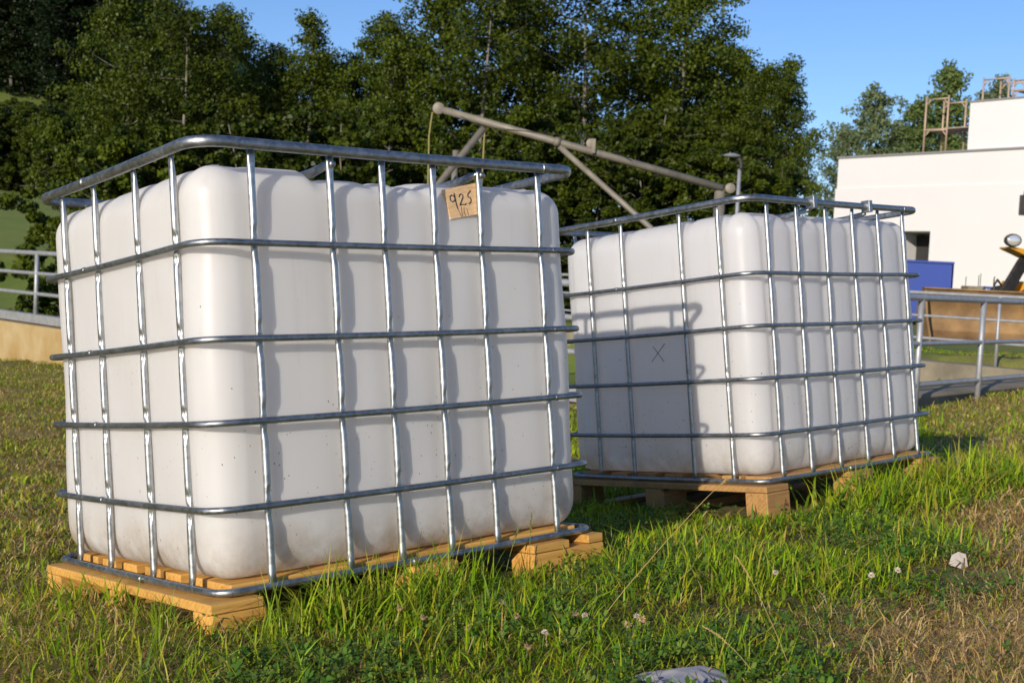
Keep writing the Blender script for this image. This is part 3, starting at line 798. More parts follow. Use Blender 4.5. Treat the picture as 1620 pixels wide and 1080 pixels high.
def vertical_mesh(T, rad, pinch):
    """upright tube in its own frame: x along the face, y inwards, z up; dented beside every crossing"""
    zs = set(); top = T['z'][0] - .012
    for zl_ in T['z'][1:5]:
        for k in range(-8, 9): zs.add(round(zl_ + k*.0065, 4))
    for z in np.linspace(.004, top, 44): zs.add(round(float(z), 4))
    zs = sorted(z for z in zs if z <= top)
    n = 14; V = []; Fc = []
    for z in zs:
        near = min((abs(z - q) for q in T['z'][1:5]))
        sx = 1.0; sy = 1.0; cy = .0095; dn = 0
        fl = math.exp(-(near/.012)**4)
        sy *= 1 - .38*fl*pinch; sx *= 1 + .10*fl*pinch; cy += .0015*fl
        dn = math.exp(-((near - .026)/.0125)**2) * pinch
        tp = max(0, 1 - (top - z)/.055); sy *= 1 - .45*tp; sx *= 1 + .12*tp; cy -= .004*tp
        bt = max(0, 1 - z/.035); sx *= 1 + .18*bt; sy *= 1 - .3*bt; cy -= .005*bt
        for k in range(n):
            a = 2*math.pi*k/n; ca, sa = math.cos(a), math.sin(a)
            w = max(0, math.cos(a + 1.0))**2          # the pressed side: outwards and to the right
            rr = rad*(1 - .80*dn*w)
            # fork at the flattened head
            V.append((rr*sx*ca, cy + rr*sy*sa + (.004*tp*math.exp(-(ca/.45)**2) if sa < 0 else 0), z))
    m_ = len(zs)
    for i in range(m_ - 1):
        for k in range(n):
            k2 = (k+1) % n; Fc.append((i*n+k, i*n+k2, (i+1)*n+k2, (i+1)*n+k))
    Fc.append(tuple(range(n-1, -1, -1))); Fc.append(tuple((m_-1)*n+k for k in range(n)))
    mb = MB(); mb.v = V; mb.f = Fc
    me = mb.mesh('upright_bar'); me.materials.append(M_galv_light); me.polygons.foreach_set('use_smooth', [True]*len(me.polygons))
    return me
def loop_tube(z, rad, off, cr, squash=1.0, n=12, seams=()):
    pts = [(x, y, z) for x, y in rrect(off, cr, 12)]
    # extra points along the straights so that seam collars and slight sag can show
    full = []
    for a, b_ in zip(pts, pts[1:] + pts[:1]):
        full.append(a); L = math.dist(a, b_)
        if L > .2:
            for k in range(1, 24): 
                q = k/24; full.append((a[0]+(b_[0]-a[0])*q, a[1]+(b_[1]-a[1])*q, z - .0025*math.sin(math.pi*q)))
    mb = MB().tube(full, rad, n, closed=True, squash=squash)
    for (x, y, ax) in seams:
        d = Vector((.009, 0, 0)) if ax == 0 else Vector((0, .009, 0)); c_ = Vector((x, y, z - .001))
        mb.tube([c_ - d, c_ - d*.6, c_ + d*.6, c_ + d], [rad*.9, rad*1.05, rad*1.05, rad*.9], 12)
    return mb
def make_tank(T, name, label, hd, thick, opts):
    Rm = Matrix(T['R']); o0 = Vector(T['o'])
    cen = Vector((LX/2, LY/2, 0))
    r = empty(name, label, 'tank', o0 + Rm @ cen, Rm, group='caged plastic tanks on pallets')
    def part(mb, nm, mt, sm=True, parent=None, **kw):
        mb.v = [tuple(Vector(p) - cen) for p in mb.v]; return mb.build(nm, mt, parent or r, sm, **kw)
    bt = part(bottle_mesh(T, opts['inset'], opts['front'], opts['rad'], opts['right'], opts['dent'], opts['bulge'], opts['dips'], opts['seed']), 'plastic_bottle', hd, True)
    lid = [(.095, T['top'] - .03), (.10, T['top'] - .004), (.085, T['top'] + .006), (.02, T['top'] + .008)]
    part(MB().lathe(lid, 24, Matrix.Translation((LX/2, LY/2, 0))), 'filler_cap', M_hdpe_b, 'auto')
    zz = T['z']
    seam = [(LX - .16, -.007, 0), (-.007, .74, 1)]
    part(loop_tube(zz[0], thick*1.68, -.006, .075, .80, 14, [(LX-.13, -.006, 0), (-.006, .66, 1)]), 'top_rail', M_galv)
    for i in range(1, 5):
        part(loop_tube(zz[i], thick, -.007, .075, .9, 12, [(LX - .10 - .01*i, -.007, 0), (-.007, .70 - .015*i, 1)]), 'horizontal_bar', M_galv)
    part(loop_tube(zz[5], thick*1.12, +.003, .055, 1.0, 12, [(.55, -.004, 0), (-.004, .42, 1)]), 'base_rail', M_galv)
    um = vertical_mesh(T, thick*1.10, opts['pinch'])
    rd = random.Random(opts['seed'])
    def upright(x, y, ang):
        o = bpy.data.objects.new('upright_bar', um); COL.objects.link(o); o.parent = r
        o.location = Vector((x, y, 0)) - cen; o.rotation_euler = (rd.uniform(-.003, .003), rd.uniform(-.003, .003), ang)
        return o
    for i, x in enumerate(T['F']):
        a = upright(x, 0, 0); b_ = upright(LX - x, LY, math.pi)
        if i in opts['bolts']:
            for u, sg in ((a, -1),):
                q = MB().lathe([(.0095, 0), (.0085, .005), (.004, .008)], 12, Matrix.Translation((0, -.004, zz[0] - .034)) @ Matrix.Rotation(R(90), 4, 'X'))
                q.build('bolt', M_galv, u, True)
    for y in T['S']:
        upright(0, y, -math.pi/2); upright(LX, LY - y, math.pi/2)
    for x in opts['cross']:
        pts = [(x, .004, zz[0] - .030), (x, .03, zz[0] - .032), (x, .10, zz[0] - .040), (x, .3, zz[0] - .044), (x, .7, zz[0] - .044), (x, .9, zz[0] - .040), (x, .97, zz[0] - .032), (x, LY - .004, zz[0] - .030)]
        part(MB().tube(pts, [.008, .010, .012, .012, .012, .012, .010, .008], 12, squash=1.7 if False else 1.0), 'cross_bar', M_galv)
        if opts['clamps']:
            part(MB().box((x-.012, -.026, zz[0]-.026), (x+.012, .014, zz[0]+.022)), 'clamp', M_galv, False, bevel=.002)
    return r, bt
TANK[0]['top'] = 1.010; TANK[1]['top'] = 1.016
tA, botA = make_tank(TANK[0], 'caged_tank', 'large white caged tank in front, marked with the number tag', M_hdpe, .0084,
    dict(inset=.014, front=.027, rad=.085, right=.004, dent=.0035, bulge=.0018, dips=[(.335, .62, .020), (.60, .69, .026), (.69, .80, .012), (.80, .9, .016), (.9, 1.25, .010)], seed=3, pinch=1.0, bolts=(1, 4), cross=(TANK[0]['F'][1]+.002, TANK[0]['F'][4]-.002), clamps=False))
LY = 1.045
tB, botB = make_tank(TANK[1], 'caged_tank', 'white caged tank farther back with a small black cross on its left side', M_hdpe_b, .0080,
    dict(inset=.020, front=.026, rad=.085, right=.008, dent=.009, bulge=.007, dips=[(.30, .46, .02)], seed=5, pinch=.45, bolts=(), cross=(.40, .79), clamps=True))
def local(T, p): return Matrix(T['R']).transposed() @ (Vector(p) - Vector(T['o']))

def make_pallet(T, label, mt, front_flush, block_w, deck_in, seed):
    Rm = Matrix(T['R']); o0 = Vector(T['o']); cen = Vector((LX/2, LY/2, 0))
    rd = random.Random(seed)
    r = empty('wooden_pallet', label, 'pallet', o0 + Rm @ (cen + Vector((0, 0, -.14))), Rm, group='wooden pallets below the tanks')
    sh = cen + Vector((0, 0, -.14))
    def bx(nm, lo_, hi_, bev=.003):
        c = (Vector(lo_) + Vector(hi_))/2; h = (Vector(hi_) - Vector(lo_))/2
        mb = MB().box(-h, h)
        o = mb.build(nm, mt, r, bevel=bev); o.location = c - sh
        o.rotation_euler.z = rd.uniform(-.004, .004); return o
    x0, x1, y0, y1 = -.035, LX + .002, -.03, LY - .006
    zs = -.0125                                  # top of the stringer boards
    ys = [(y0 + front_flush, .13)]
    gap = (y1 - y0 - 2*front_flush - .13) / 6
    for i in range(7):
        yy = y0 + front_flush + gap*i; wd_ = .12 if i in (0, 6) else .088 + .012*rd.random()
        bx('deck_board', (x0 + deck_in + rd.uniform(0, .012), yy, zs + .001), (x1 - .045 - rd.uniform(0, .02), yy + wd_, zs + .0265))
    for xa, xb in ((x0, x0 + .135), (LX/2 - .07, LX/2 + .07), (x1 - block_w, x1 - block_w + .135)):
        bx('stringer_board', (xa, y0, zs - .024), (xb, y1, zs - .001))
    for (xa, xb) in ((x0 + .002, x0 + .14), (LX/2 - .07, LX/2 + .07), (x1 - block_w, x1)):
        for ya in (y0 + .001, LY/2 - .05, y1 - .101):
            bx('block', (xa, ya, zs - .113), (xb, ya + .10, zs - .0255), .004)
    if block_w > .2: bx('end_piece', (x1 - .06, y0 + .002, zs - .023), (x1 - .001, y0 + .099, zs + .001))
    for ya in (y0, LY/2 - .05, y1 - .1):
        bx('skid_board', (x0, ya, zs - .136), (x1, ya + .10, zs - .1145))
    return r, sh
LY = 1.016
plA, shA = make_pallet(TANK[0], 'fresh yellow pine pallet under the front tank', M_pine, .052, .27, .075, 1)
LY = 1.045
plB, shB = make_pallet(TANK[1], 'browner weathered pallet under the tank farther back', M_pine_old, .036, .145, .07, 2)

# number tag wedged between bars and bottle
def strokes(lines, rad, M, depth=.0):
    mb = MB()
    for ln in lines:
        mb.tube([M @ Vector((x, y, depth)) for x, y in ln], rad, 6)
    return mb
def plane_hit(T, px, py, axis, val):
    Rm = Matrix(T['R']); n_ = Rm.col[axis]; r_ = ray(px, py); o_ = Vector(T['o'])
    s = ((o_ + n_*val - CAM).dot(n_)) / r_.dot(n_); return local(T, CAM + r_*s)
tc = plane_hit(TANK[0], 733, 318, 1, .024)
Rm = Matrix(TANK[0]['R'])
tagM = Matrix.Translation(Vector(TANK[0]['o']) + Rm @ Vector((tc.x, .024, tc.z))) @ Rm.to_4x4() @ Matrix.Rotation(R(90), 4, 'X') @ Matrix.Rotation(R(11), 4, 'Z') @ Matrix.Rotation(R(-2), 4, 'Y')
tg = empty('number_tag', 'small plywood tag with handwritten number 925 behind the cage bar', 'tag')
tg.matrix_world = tagM
hw, hh = .058, .042
MB().add([(-hw,-hh,-.009),(hw*.96,-hh*1.02,-.009),(hw,hh,-.009),(-hw*1.02,hh*.95,-.009),(-hw,-hh,.005),(hw*.96,-hh*1.02,.005),(hw,hh,.005),(-hw*1.02,hh*.95,.005)],
         [(0,3,2,1),(4,5,6,7),(0,1,5,4),(1,2,6,5),(2,3,7,6),(3,0,4,7)]).build('board', M_tagwood, tg)
nine = [[(-.030,.026),(-.030,.012),(-.033,.005),(-.041,.003),(-.047,.009),(-.046,.018),(-.039,.022),(-.032,.017),(-.030,.010),(-.030,-.004),(-.028,-.018)]]
two = [[(-.016,.012),(-.013,.018),(-.007,.020),(-.002,.016),(-.004,.009),(-.011,.000),(-.017,-.006),(-.018,-.010),(-.013,-.008),(-.008,-.009),(-.001,-.011),(.004,-.008)]]
five = [[(.027,.024),(.014,.015),(.015,.008),(.021,.006),(.023,-.001),(.019,-.008),(.012,-.010)]]
strokes(nine + two + five, .0014, Matrix.Identity(4), .0052).build('number', M_ink, tg, True)
M_crack = mat('dark_crack', (.12, .06, .03), .9)
cr = [[(-.028,-.018),(-.020,-.042)], [(-.014,-.014),(-.017,-.028),(-.016,-.041)], [(-.006,-.016),(-.009,-.030),(-.006,-.041)], [(.002,-.020),(.004,-.041)]]
strokes(cr, .0007, Matrix.Identity(4), .0051).build('crack', M_crack, tg, True)

# black cross drawn on the left side of the rear tank
xc = plane_hit(TANK[1], 1047, 558, 0, .036)
mb = MB()
for a, b_ in (((1058, 543), (1037, 572)), ((1039, 547), (1056, 571))):
    p = plane_hit(TANK[1], *a, 0, .036); q = plane_hit(TANK[1], *b_, 0, .036)
    pts = []
    for k in range(5):
        w = p.lerp(q, k/4)
        pts.append(Vector((0, w.y, w.z)))
    mb.tube(pts, .0014, 5)
# seat the strokes on the bulged wall
bme = botB.data
cenv = Vector((LX/2, LY/2, 0))
vv = np.array([tuple(v.co) for v in bme.vertices])
sel = vv[(vv[:, 0] < -.4)]
def wall_x(y, z):
    d_ = (sel[:, 1] - (y - LY/2))**2 + (sel[:, 2] - z)**2; return sel[np.argmin(d_), 0]
mb.v = [(wall_x(y, z) + x*.6 - .0005, y - LY/2, z) for x, y, z in mb.v]
mb.build('drawn_cross', M_ink, botB, True)
# printed triangle on the corner block of the rear pallet
tri = [[(0, .017), (-.015, -.012), (.015, -.012), (0, .017)], [(-.006, -.008), (0, .002), (.006, -.008)]]
blk = [o for o in plB.children if o.name.startswith('block')][0]
mb = strokes(tri, .0014, Matrix.Translation((.040, -.0508, -.004)) @ Matrix.Rotation(R(90), 4, 'X'))
mb.build('stamp', M_crack, blk, True)

# ------------------------------------------------------------------ grass, hay, clover
def in_pallet(x, y, grow=0.0):
    res = np.zeros(len(x), bool)
    for T in TANK:
        Rm = np.array(T['R']); o = np.array(T['o'])
        lx = (x - o[0])*Rm[0, 0] + (y - o[1])*Rm[1, 0]; ly = (x - o[0])*Rm[0, 1] + (y - o[1])*Rm[1, 1]
        lx = lx + .02; ly = ly + .02
        res |= (lx > .0 - grow) & (lx < LX + .03 + grow) & (ly > .02 - grow) & (ly < LY + .03 + grow)
    return res
def scatter(n, dens, y0, y1, marg=1.8):
    n = int(n*1.44)
    """n candidates, uniform in area of the widened view wedge; accepted with probability dens(x,y)"""
    y = np.sqrt(rng.uniform(y0**2, y1**2, n)); x = rng.uniform(-.43*marg, .43*marg, n)*(y + .25)
    k = rng.random(n) < dens(x, y)
    return x[k], y[k]
def vnoise(x, y, s, seed):
    g = np.random.default_rng(seed); t_ = g.random((64, 64)); X = x*s + 1000; Y = y*s + 1000
    xi = np.floor(X).astype(int); yi = np.floor(Y).astype(int); fx = X - xi; fy = Y - yi
    fx = fx*fx*(3-2*fx); fy = fy*fy*(3-2*fy)
    q = lambda a, b: t_[a % 64, b % 64]
    return (q(xi, yi)*(1-fx) + q(xi+1, yi)*fx)*(1-fy) + (q(xi, yi+1)*(1-fx) + q(xi+1, yi+1)*fx)*fy
def blades(x, y, h, w, lean, col, z=None, az=None, segs=3, droop=1.0):
    n = len(x); z = ground(x, y) if z is None else z
    az = rng.uniform(0, 2*np.pi, n) if az is None else az
    d = np.stack([np.cos(az), np.sin(az), np.zeros(n)], 1); fa = az + np.pi/2 + rng.normal(0, .5, n)
    s = np.stack([np.cos(fa), np.sin(fa), np.zeros(n)], 1)
    base = np.stack([x, y, z - .004], 1); rows = []; cols = []
    for i in range(segs + 1):
        t_ = i/segs
        out = (lean*h)[:, None]*d*(t_**1.8)*droop
        up = (h*np.sqrt(np.clip(1 - (lean*t_*.75)**2, .03, 1))*t_)[:, None]*np.array([0, 0, 1])
        c = base + out + up
        wd_ = (w*(1 - t_**2.0)*.5*(1 if i else .7))[:, None]
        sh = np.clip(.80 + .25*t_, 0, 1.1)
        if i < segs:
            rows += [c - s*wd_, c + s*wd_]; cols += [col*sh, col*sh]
        else:
            rows += [c]; cols += [col]
    k = 2*segs + 1
    V = np.stack(rows, 1).reshape(-1, 3); Cc = np.stack(cols, 1).reshape(-1, 3)
    b = (np.arange(n)*k)[:, None]; T_ = []
    for i in range(segs - 1):
        T_ += [[2*i, 2*i+1, 2*i+3], [2*i, 2*i+3, 2*i+2]]
    T_ += [[2*segs-2, 2*segs-1, 2*segs]]
    Fq = (b[:, None, :] + np.array(T_)[None]).reshape(-1, 3)
    return V, Fq, Cc
def pal(n, *cols, jit=.18):
    c = np.array(cols); k = rng.integers(0, len(c), n); return c[k]*rng.uniform(1-jit, 1+jit, (n, 1))*rng.uniform(1-jit*.4, 1+jit*.4, (n, 3))
G1, G2, G3, G4 = (.18, .32, .010), (.29, .42, .014), (.10, .21, .010), (.42, .44, .022)
Y1, Y2, H1, H2 = (.48, .40, .065), (.38, .34, .05), (.62, .43, .16), (.42, .26, .09)
def lush(x, y): return np.clip(1 - bare_mask(x, y), 0, 1)
pb, pp = hit(1078, 1094), hit(1520, 902)
CLEAR = [(pb.x, pb.y - .02, .085), (pp.x - .05, pp.y - .12, .14)]
def okground(x, y, grow=0, clear=1.0):
    u, v = basin_uv(x, y)
    ok = ~in_pallet(x, y, grow) & ~((u > .1) & (v > .1) & (u < 11.6))
    for lx_, ly_, lr_ in CLEAR: ok &= (x - lx_)**2 + ((y - ly_)*.8)**2 > (lr_*clear)**2
    return ok
# main sward
def dens1(x, y):
    q = np.clip((2.4/np.maximum(y, 1.0))**1.1, 0, 1)
    return q * (.26 + .74*lush(x, y)) * (.30 + 1.0*vnoise(x, y, 5.0, 1))
x, y = scatter(3200000, lambda x, y: dens1(x, y)*.60, 1.05, 24)
k = okground(x, y); x, y = x[k], y[k]; n = len(x)
L_ = lush(x, y); nz = vnoise(x, y, 2.2, 2); nz2 = vnoise(x, y, .9, 3)
side = sstep(-.35, -.9, x + .0*y)              # the mown strip at left
h = (.034 + .066*rng.random(n)**1.5)*(.30 + 1.25*nz**1.3)*(1 - .30*side) * (.5 + .5*L_)
h *= np.clip(.9 + y*.015, 0, 1.15)
w = .0040*np.clip(y/2.4, .85, 3.0)*rng.uniform(.6, 1.5, n)
col = pal(n, G1, G1, G2, G2, G3, G4)
yel = (rng.random(n) < .12 + .35*side + .25*(1 - L_) + .25*(nz2 - .5))
col[yel] = pal(int(yel.sum()), Y1, Y2, H1, G4)
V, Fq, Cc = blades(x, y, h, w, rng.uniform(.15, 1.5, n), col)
tag(link('grass_sward', np_mesh('grass_sward', V, Fq, M_blade, Cc)), 'short green and yellowing grass covering the slope', 'grass', kind='stuff')
nblades = n
# taller tufts: along the pallet fronts, in drifts
tx = []; ty = []; th = []
def tuft(cx, cy, num, sp, hh_):
    tx.append(rng.normal(cx, sp, num)); ty.append(rng.normal(cy, sp, num)); th.append(np.full(num, hh_)*rng.uniform(.45, 1.15, num))
def wl2(T, lx, ly): p = Vector(T['o']) + Matrix(T['R']) @ Vector((lx, ly, -.14)); return p.x, p.y
for i in range(70):
    lx = random.uniform(-.02, 1.22); q = wl2(TANK[0], lx, -.06 - abs(random.gauss(0, .12))); tuft(*q, random.randint(5, 16), .03, (random.uniform(.07, .17) if lx < .72 else random.uniform(.04, .085)) if lx > .1 else .09)
for i in range(34):
    lx = random.uniform(.05, .62); q = wl2(TANK[0], lx, -.10 - abs(random.gauss(0, .10))); tuft(*q, random.randint(8, 18), .035, random.uniform(.12, .20))
for i in range(80):
    q = wl2(TANK[1], random.uniform(.22, 1.4), -.07 - abs(random.gauss(0, .18))); tuft(*q, random.randint(12, 30), .05, random.uniform(.09, .22))
for i in range(24):
    q = wl2(TANK[1], 1.25 + abs(random.gauss(0, .35)), random.uniform(-.3, .6)); tuft(*q, random.randint(8, 20), .05, random.uniform(.10, .20))
for i in range(230):
    yy = math.sqrt(random.uniform(1.2, 3.4**2)); xx = random.uniform(-.36, .34)*yy
    if random.random() < lush(np.array([xx]), np.array([yy]))[0]*.9: tuft(xx, yy, random.randint(4, 13), .03, random.uniform(.05, .13))
for i in range(520):
    yy = random.uniform(1.6, 3.6) if i % 2 else random.uniform(3, 14); xx = -random.uniform(.10, .52)*yy - .1; tuft(xx, yy, random.randint(5, 15), .03 + .010*yy, random.uniform(.045, .105))
for i in range(120):
    yy = random.uniform(4.5, 12); xx = random.uniform(.24, .5)*yy; tuft(xx, yy, random.randint(6, 14), .05 + .01*yy, random.uniform(.07, .16))
x = np.concatenate(tx); y = np.concatenate(ty); h = np.concatenate(th)
k = okground(x, y); x, y, h = x[k], y[k], h[k]; n = len(x)
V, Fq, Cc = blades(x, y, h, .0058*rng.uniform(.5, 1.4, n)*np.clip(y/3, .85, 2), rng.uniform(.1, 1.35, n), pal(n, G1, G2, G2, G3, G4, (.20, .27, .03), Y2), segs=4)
tag(link('tall_grass', np_mesh('tall_grass', V, Fq, M_blade, Cc)), 'taller fresh green blades standing in tufts by the pallets', 'grass', kind='stuff')
# hay and dead blades lying about
x, y = scatter(1600000, lambda x, y: np.clip((2.0/np.maximum(y, 1))**1.2, 0, 1)*(.10 + .90*np.clip(bare_mask(x, y)*1.3, 0, 1))*.85*(.3 + 1.1*vnoise(x, y, 3, 9)), 1.05, 22)
k = okground(x, y, 0, .35); x, y = x[k], y[k]; n = len(x)
V, Fq, Cc = blades(x, y, rng.uniform(.02, .085, n), .0022*np.clip(y/2.2, .9, 3)*rng.uniform(.6, 1.5, n), rng.uniform(1.05, 1.5, n), pal(n, H1, (.74, .54, .24), H2, (.66, .48, .20), (.26, .16, .06), Y1, jit=.25),
                   z=ground(x, y) + rng.uniform(.002, .022, n), segs=2)
tag(link('dry_hay', np_mesh('dry_hay', V, Fq, M_blade, Cc)), 'dry straw coloured clippings lying between the grass', 'hay', kind='stuff')
x, y = scatter(2600000, lambda x, y: np.clip((2.2/np.maximum(y, 1))**1.25, 0, 1)*.52*(.35 + .9*vnoise(x, y, 7, 31)), 1.05, 22)
k = okground(x, y, 0, .35); x, y = x[k], y[k]; n = len(x); bmk = bare_mask(x, y)
cl_ = pal(n, (.24, .18, .022), (.18, .21, .015), (.42, .30, .06), (.13, .075, .02), (.30, .34, .022), jit=.35)
dry = rng.random(n) < bmk*.8; cl_[dry] = pal(int(dry.sum()), (.72, .53, .23), (.60, .41, .15), (.78, .60, .28), (.34, .20, .07), jit=.25)
V, Fq, Cc = blades(x, y, rng.uniform(.015, .06, n), .0036*np.clip(y/2.2, .9, 3)*rng.uniform(.5, 1.5, n), rng.uniform(.8, 1.7, n), cl_, z=ground(x, y) + rng.uniform(-.003, .012, n), segs=2)
tag(link('thatch', np_mesh('thatch', V, Fq, M_blade, Cc)), 'matted brown and olive thatch at the base of the grass', 'thatch', kind='stuff')
print('thatch', n)
# stiff dead stubble in the bare patch
x, y = scatter(160000, lambda x, y: .13*sstep(.2, .7, bare_mask(x, y))*(x > .2)*sstep(.5, .72, vnoise(x, y, 6, 21)), 1.05, 3.6)
n = len(x)
V, Fq, Cc = blades(x, y, rng.uniform(.02, .075, n), .0026*rng.uniform(.5, 1.4, n), rng.uniform(.1, 1.3, n), pal(n, H1, (.50, .34, .16), (.36, .22, .10)), az=rng.normal(2.4, 1.2, n), segs=2)
tag(link('dry_stubble', np_mesh('dry_stubble', V, Fq, M_blade, Cc)), 'stiff dead stubble in the bare patch at lower right', 'stubble', kind='stuff')
# clover leaves
x, y = scatter(260000, lambda x, y: np.clip((2.0/np.maximum(y, 1))**1.5, 0, 1)*lush(x, y)*sstep(.40, .68, vnoise(x, y, 2.6, 5))*sstep(-.75, -.35, x)*.36, 1.05, 5.5)
k = okground(x, y); x, y = x[k], y[k]; n = len(x)
zc = ground(x, y) + rng.uniform(.012, .055, n); R_ = rng.uniform(.0055, .0125, n); a0 = rng.uniform(0, 6.28, n)
tl = rng.normal(0, .45, (n, 2)); rows = []
for j in range(3):
    a = a0 + j*2.094
    for da, rr in ((0, .12), (-.62, .75), (-.30, 1.12), (.30, 1.12), (.62, .75)):
        dx, dy = np.cos(a+da)*rr*R_, np.sin(a+da)*rr*R_
        rows.append(np.stack([x + dx, y + dy, zc + dx*tl[:, 0] + dy*tl[:, 1] + .25*R_*rr], 1))
V = np.stack(rows, 1).reshape(-1, 3)
Fq = ((np.arange(n)*15)[:, None, None] + np.array([[5*j + i for i in range(5)] for j in range(3)])[None]).reshape(-1, 5)
Cc = np.repeat(pal(n, (.085, .18, .024), (.12, .22, .03), (.065, .14, .02), (.17, .23, .035)), 15, 0)
tag(link('clover_leaves', np_mesh('clover_leaves', V, Fq, M_blade, Cc)), 'small round clover leaves mixed into the grass', 'clover', kind='stuff')

# white clover flowers, each a thing
M_petal = mat_noise('clover_petal', (.74, .66, .56), (.60, .42, .28), 60, .7)
M_petal_old = mat_noise('faded_clover', (.42, .24, .12), (.55, .36, .20), 60, .8)
M_stem = mat('clover_stem', (.10, .16, .04), .6)
def flower_mesh(seed, drooped):
    rd = random.Random(seed); mb = MB()
    for i in range(34):
        th_ = math.acos(1 - 1.5*(i + .5)/34); az = i*2.399
        d = Vector((math.sin(th_)*math.cos(az), math.sin(th_)*math.sin(az), math.cos(th_)*(.8) - (.5 if drooped else 0))).normalized()
        r0, r1 = .002, .0085*rd.uniform(.8, 1.15)
        s = d.cross(Vector((.3, .2, 1))).normalized()*.0016; q = d.cross(s).normalized()*.0014
        mb.add([d*r0, d*r1*.75 + s, d*r1 + q*.5, d*r1*.75 - s, d*r1*.7 + q], [(0,1,2),(0,2,3),(0,1,4),(0,4,3),(1,2,4),(2,3,4)])
    me = mb.mesh('flower_head'); return me
FM = [flower_mesh(1, False), flower_mesh(2, True)]
FM[0].materials.append(M_petal); FM[1].materials.append(M_petal_old)
fl = [(790, 962, 0, 'below the right pallet block'), (812, 990, 1, 'just below the white one by the right block'), (856, 1018, 0, 'in the middle foreground, whitest of its cluster'),
      (1003, 985, 0, 'topmost of the trio above the plastic bag'), (1010, 1000, 1, 'rightmost of the trio above the plastic bag'), (988, 1005, 1, 'left and lowest of the trio above the plastic bag'),
      (722, 955, 1, 'in front of the middle pallet block'), (735, 1000, 1, 'low in the grass left of the middle foreground'), (905, 985, 1, 'near the foot of the long seed stalk'), (628, 975, 1, 'leftmost in the foreground grass'),
      (1222, 912, 0, 'beside the dry stalk in the open grass'), (1373, 923, 0, 'at the left edge of the bare patch'), (830, 1035, 1, 'low at the bottom edge left of the bag'), (920, 990, 0, 'at the foot of the long seed stalk'),
      (1415, 912, 0, 'left of the paper scrap'), (665, 990, 1, 'second from the left in the foreground grass')]
for i, (px, py, kd, where) in enumerate(fl):
    hgt = .045 + .02*random.random()
    p = hit(px, py + 26)
    r = empty('clover_flower', ('white clover flower ' if kd == 0 else 'faded brown clover flower ') + where, 'flower', p,
              group='white clover flowers' if kd == 0 else 'faded clover flowers')
    MB().tube([(0, 0, -.005), (.002, .001, hgt*.6), (.004, 0, hgt)], .0009, 5).build('stem', M_stem, r, True)
    o = bpy.data.objects.new('flower_head', FM[kd]); COL.objects.link(o); o.parent = r; o.location = (.004, 0, hgt)
    o.rotation_euler = (random.uniform(-.4, .4), random.uniform(-.4, .4), random.random()*6)
    o.scale = (1.05,)*3

# long dry seed stalks
def stalk(label, pix, Ys, rad, head, seed, mt=M_straw):
    rd = random.Random(seed)
    pts = [at(px, py, Y) for (px, py), Y in zip(pix, Ys)]
    r = empty('dry_grass_stalk', label, 'grass stalk', pts[0], group='long dry seed stalks')
    o0 = pts[0].copy(); L = [p - o0 for p in pts]
    # smooth polyline
    fine = []
    for i in range(len(L) - 1):
        for k in range(6): fine.append(L[i].lerp(L[i+1], k/6))
    fine.append(L[-1]); sm = fine[:]
    for _ in range(4): sm = [sm[0]] + [(sm[i-1] + sm[i]*2 + sm[i+1])/4 for i in range(1, len(sm)-1)] + [sm[-1]]
    MB().tube(sm, [rad*(1 - .4*i/len(sm)) for i in range(len(sm))], 6).build('stem', mt, r, True)
    mb = MB(); nh = int(len(sm)*head); d = (sm[-1] - sm[-nh-1]).normalized()
    m_ = 46
    for i in range(m_):
        q = i/m_; j = len(sm) - 1 - nh + q*nh; a = sm[min(int(j), len(sm)-2)].lerp(sm[min(int(j)+1, len(sm)-1)], j % 1)
        side_ = Vector((rd.gauss(0, 1), rd.gauss(0, 1), rd.gauss(0, 1))); side_ -= d*side_.dot(d); side_.normalize()
        wd_ = rad*(3.6 if head > .1 else 2)*math.sin(math.pi*min(1, q*.85 + .12)); tip = a + d*rad*7 + side_*wd_*1.3
        s2 = d.cross(side_)*rad*1.1
        mb.add([a, a.lerp(tip, .5) + s2 + side_*rad, tip, a.lerp(tip, .5) - s2 + side_*rad, a.lerp(tip, .5) - side_*rad*.5], [(0,1,2),(0,2,3),(0,4,1),(1,4,2),(2,4,3),(3,4,0)])
    mb.build('seed_head', mt, r)
    return r
g0 = hit(935, 1002); Y0 = g0.y
stalk('long golden seed stalk leaning up towards the rear pallet', [(933, 1004), (985, 935), (1050, 860), (1105, 800), (1140, 765), (1153, 757)], [Y0, Y0+.01, Y0+.03, Y0+.05, Y0+.06, Y0+.06], .0009, .20, 1)
g1 = hit(1258, 1090); Y1_ = g1.y
stalk('dry seed stalk bending up left of the paper scrap', [(1262, 1090), (1232, 1010), (1205, 950), (1180, 900), (1163, 878)], [Y1_, Y1_+.05, Y1_+.1, Y1_+.14, Y1_+.16], .00065, .34, 2)
stalk('dry seed stalk lying just above the plastic bag', [(1212, 1092), (1190, 1060), (1165, 1030), (1138, 1005), (1112, 990)], [Y1_-.02, Y1_+.01, Y1_+.04, Y1_+.07, Y1_+.09], .00065, .40, 3)
stalk('bent dry stalk in the bare patch', [(1360, 1030), (1372, 998), (1398, 972), (1412, 988), (1450, 1022)], [Y1_+.1]*5, .0007, .06, 4)
gs = hit(545, 930)
M_green_stalk = mat_noise('green_stalk', (.13, .18, .04), (.22, .22, .06), 20, .6)
for nm, a, b_, c_ in (('upright green seed stalk in front of the middle pallet block', (797, 915), (806, 880), (820, 835)), ('thin seed stalk with pale florets near the right pallet block', (838, 912), (838, 860), (841, 812))):
    q = hit(a[0], a[1] + 6); stalk(nm, [(a[0], a[1] + 6), b_, c_], [q.y]*3, .0011, .34, 9, M_green_stalk)

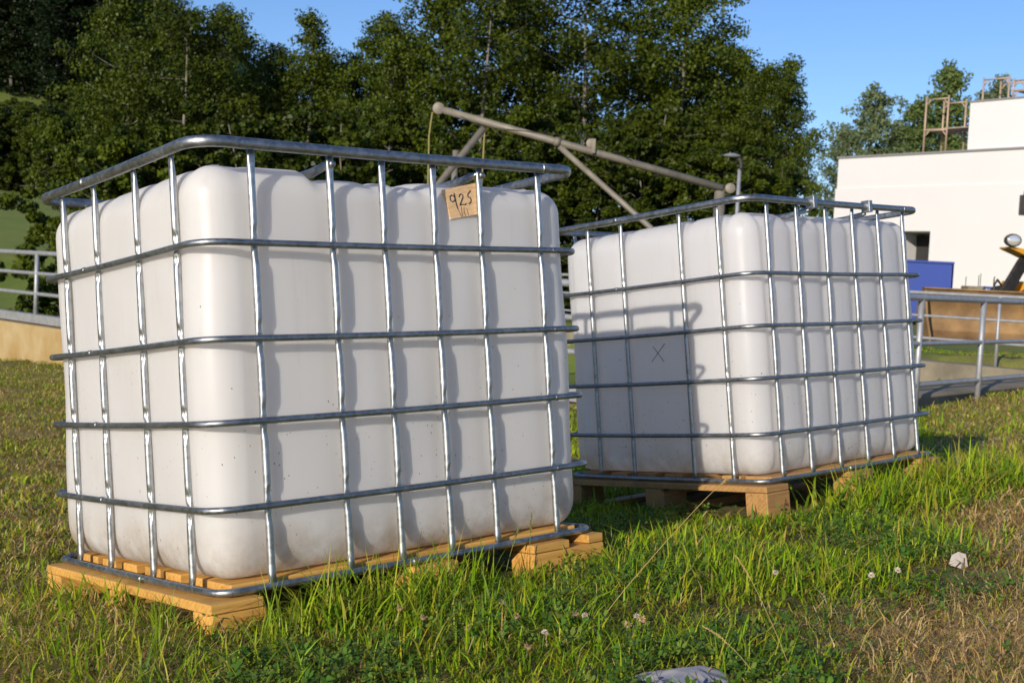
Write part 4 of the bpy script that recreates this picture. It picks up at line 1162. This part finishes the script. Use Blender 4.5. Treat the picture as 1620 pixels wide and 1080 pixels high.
# litter
def ridges(u, w, g, k, f):
    q = 0
    for i in range(k):
        a, p, sc = g[i]; q += (1 - abs(math.sin(f*sc*(u*math.cos(a) + w*math.sin(a)) + p)))**2.2 / k
    return q
rd = random.Random(8); gg = [(rd.uniform(0, 3.14), rd.uniform(0, 6.28), rd.uniform(.6, 1.8)) for _ in range(7)]
n = 60; v = []
for i in range(n + 1):
    for j in range(n + 1):
        u, w = i/n*2 - 1, j/n*2 - 1
        a = math.atan2(w, u); e = 1 + .13*math.sin(3*a + 1) + .07*math.sin(8*a) + .04*math.sin(17*a)
        r2 = max(abs(u), abs(w)); z = max(0, 1 - r2**2)**.6*.030
        z += ridges(u, w, gg, 7, 2.6)*.030*(1 - .6*r2) - .008
        v.append((u*.092*e, w*.08*e, z))
f = [(i*(n+1)+j, (i+1)*(n+1)+j, (i+1)*(n+1)+j+1, i*(n+1)+j+1) for i in range(n) for j in range(n)]
o = MB().add(v, f).build('plastic_bag', M_bag, None, True); o.location = pb + Vector((.0, 0, .010)); o.rotation_euler = (R(-8), R(-6), R(14))
so = o.modifiers.new('thick', 'SOLIDIFY'); so.thickness = .0005
tag(o, 'crumpled grey plastic bag at the bottom edge in the clover', 'bag')
bm = bmesh.new()
for q in ((-.027,0,.017), (-.002,-.014,.002), (.013,-.009,.010), (.012,.006,.036), (-.006,.008,.041), (-.022,.010,.032), (.018,.010,.004), (-.012,.026,.0), (-.030,.0,.010), (.004,.016,.028)):
    bm.verts.new(q)
bmesh.ops.convex_hull(bm, input=bm.verts[:])
bmesh.ops.subdivide_edges(bm, edges=bm.edges[:], cuts=3, use_grid_fill=True)
rd = random.Random(4)
for q in bm.verts: q.co += Vector((rd.gauss(0, .0003), rd.gauss(0, .0003), rd.gauss(0, .0003)))
me = bpy.data.meshes.new('paper_scrap'); bm.to_mesh(me); bm.free()
o = link('paper_scrap', me, M_paper); o.location = pp + Vector((0, 0, .004)); o.scale = (1.1,)*3
tag(o, 'crumpled whitish paper scrap on the bare soil', 'litter')
print('blades', nblades, 'clover', n)
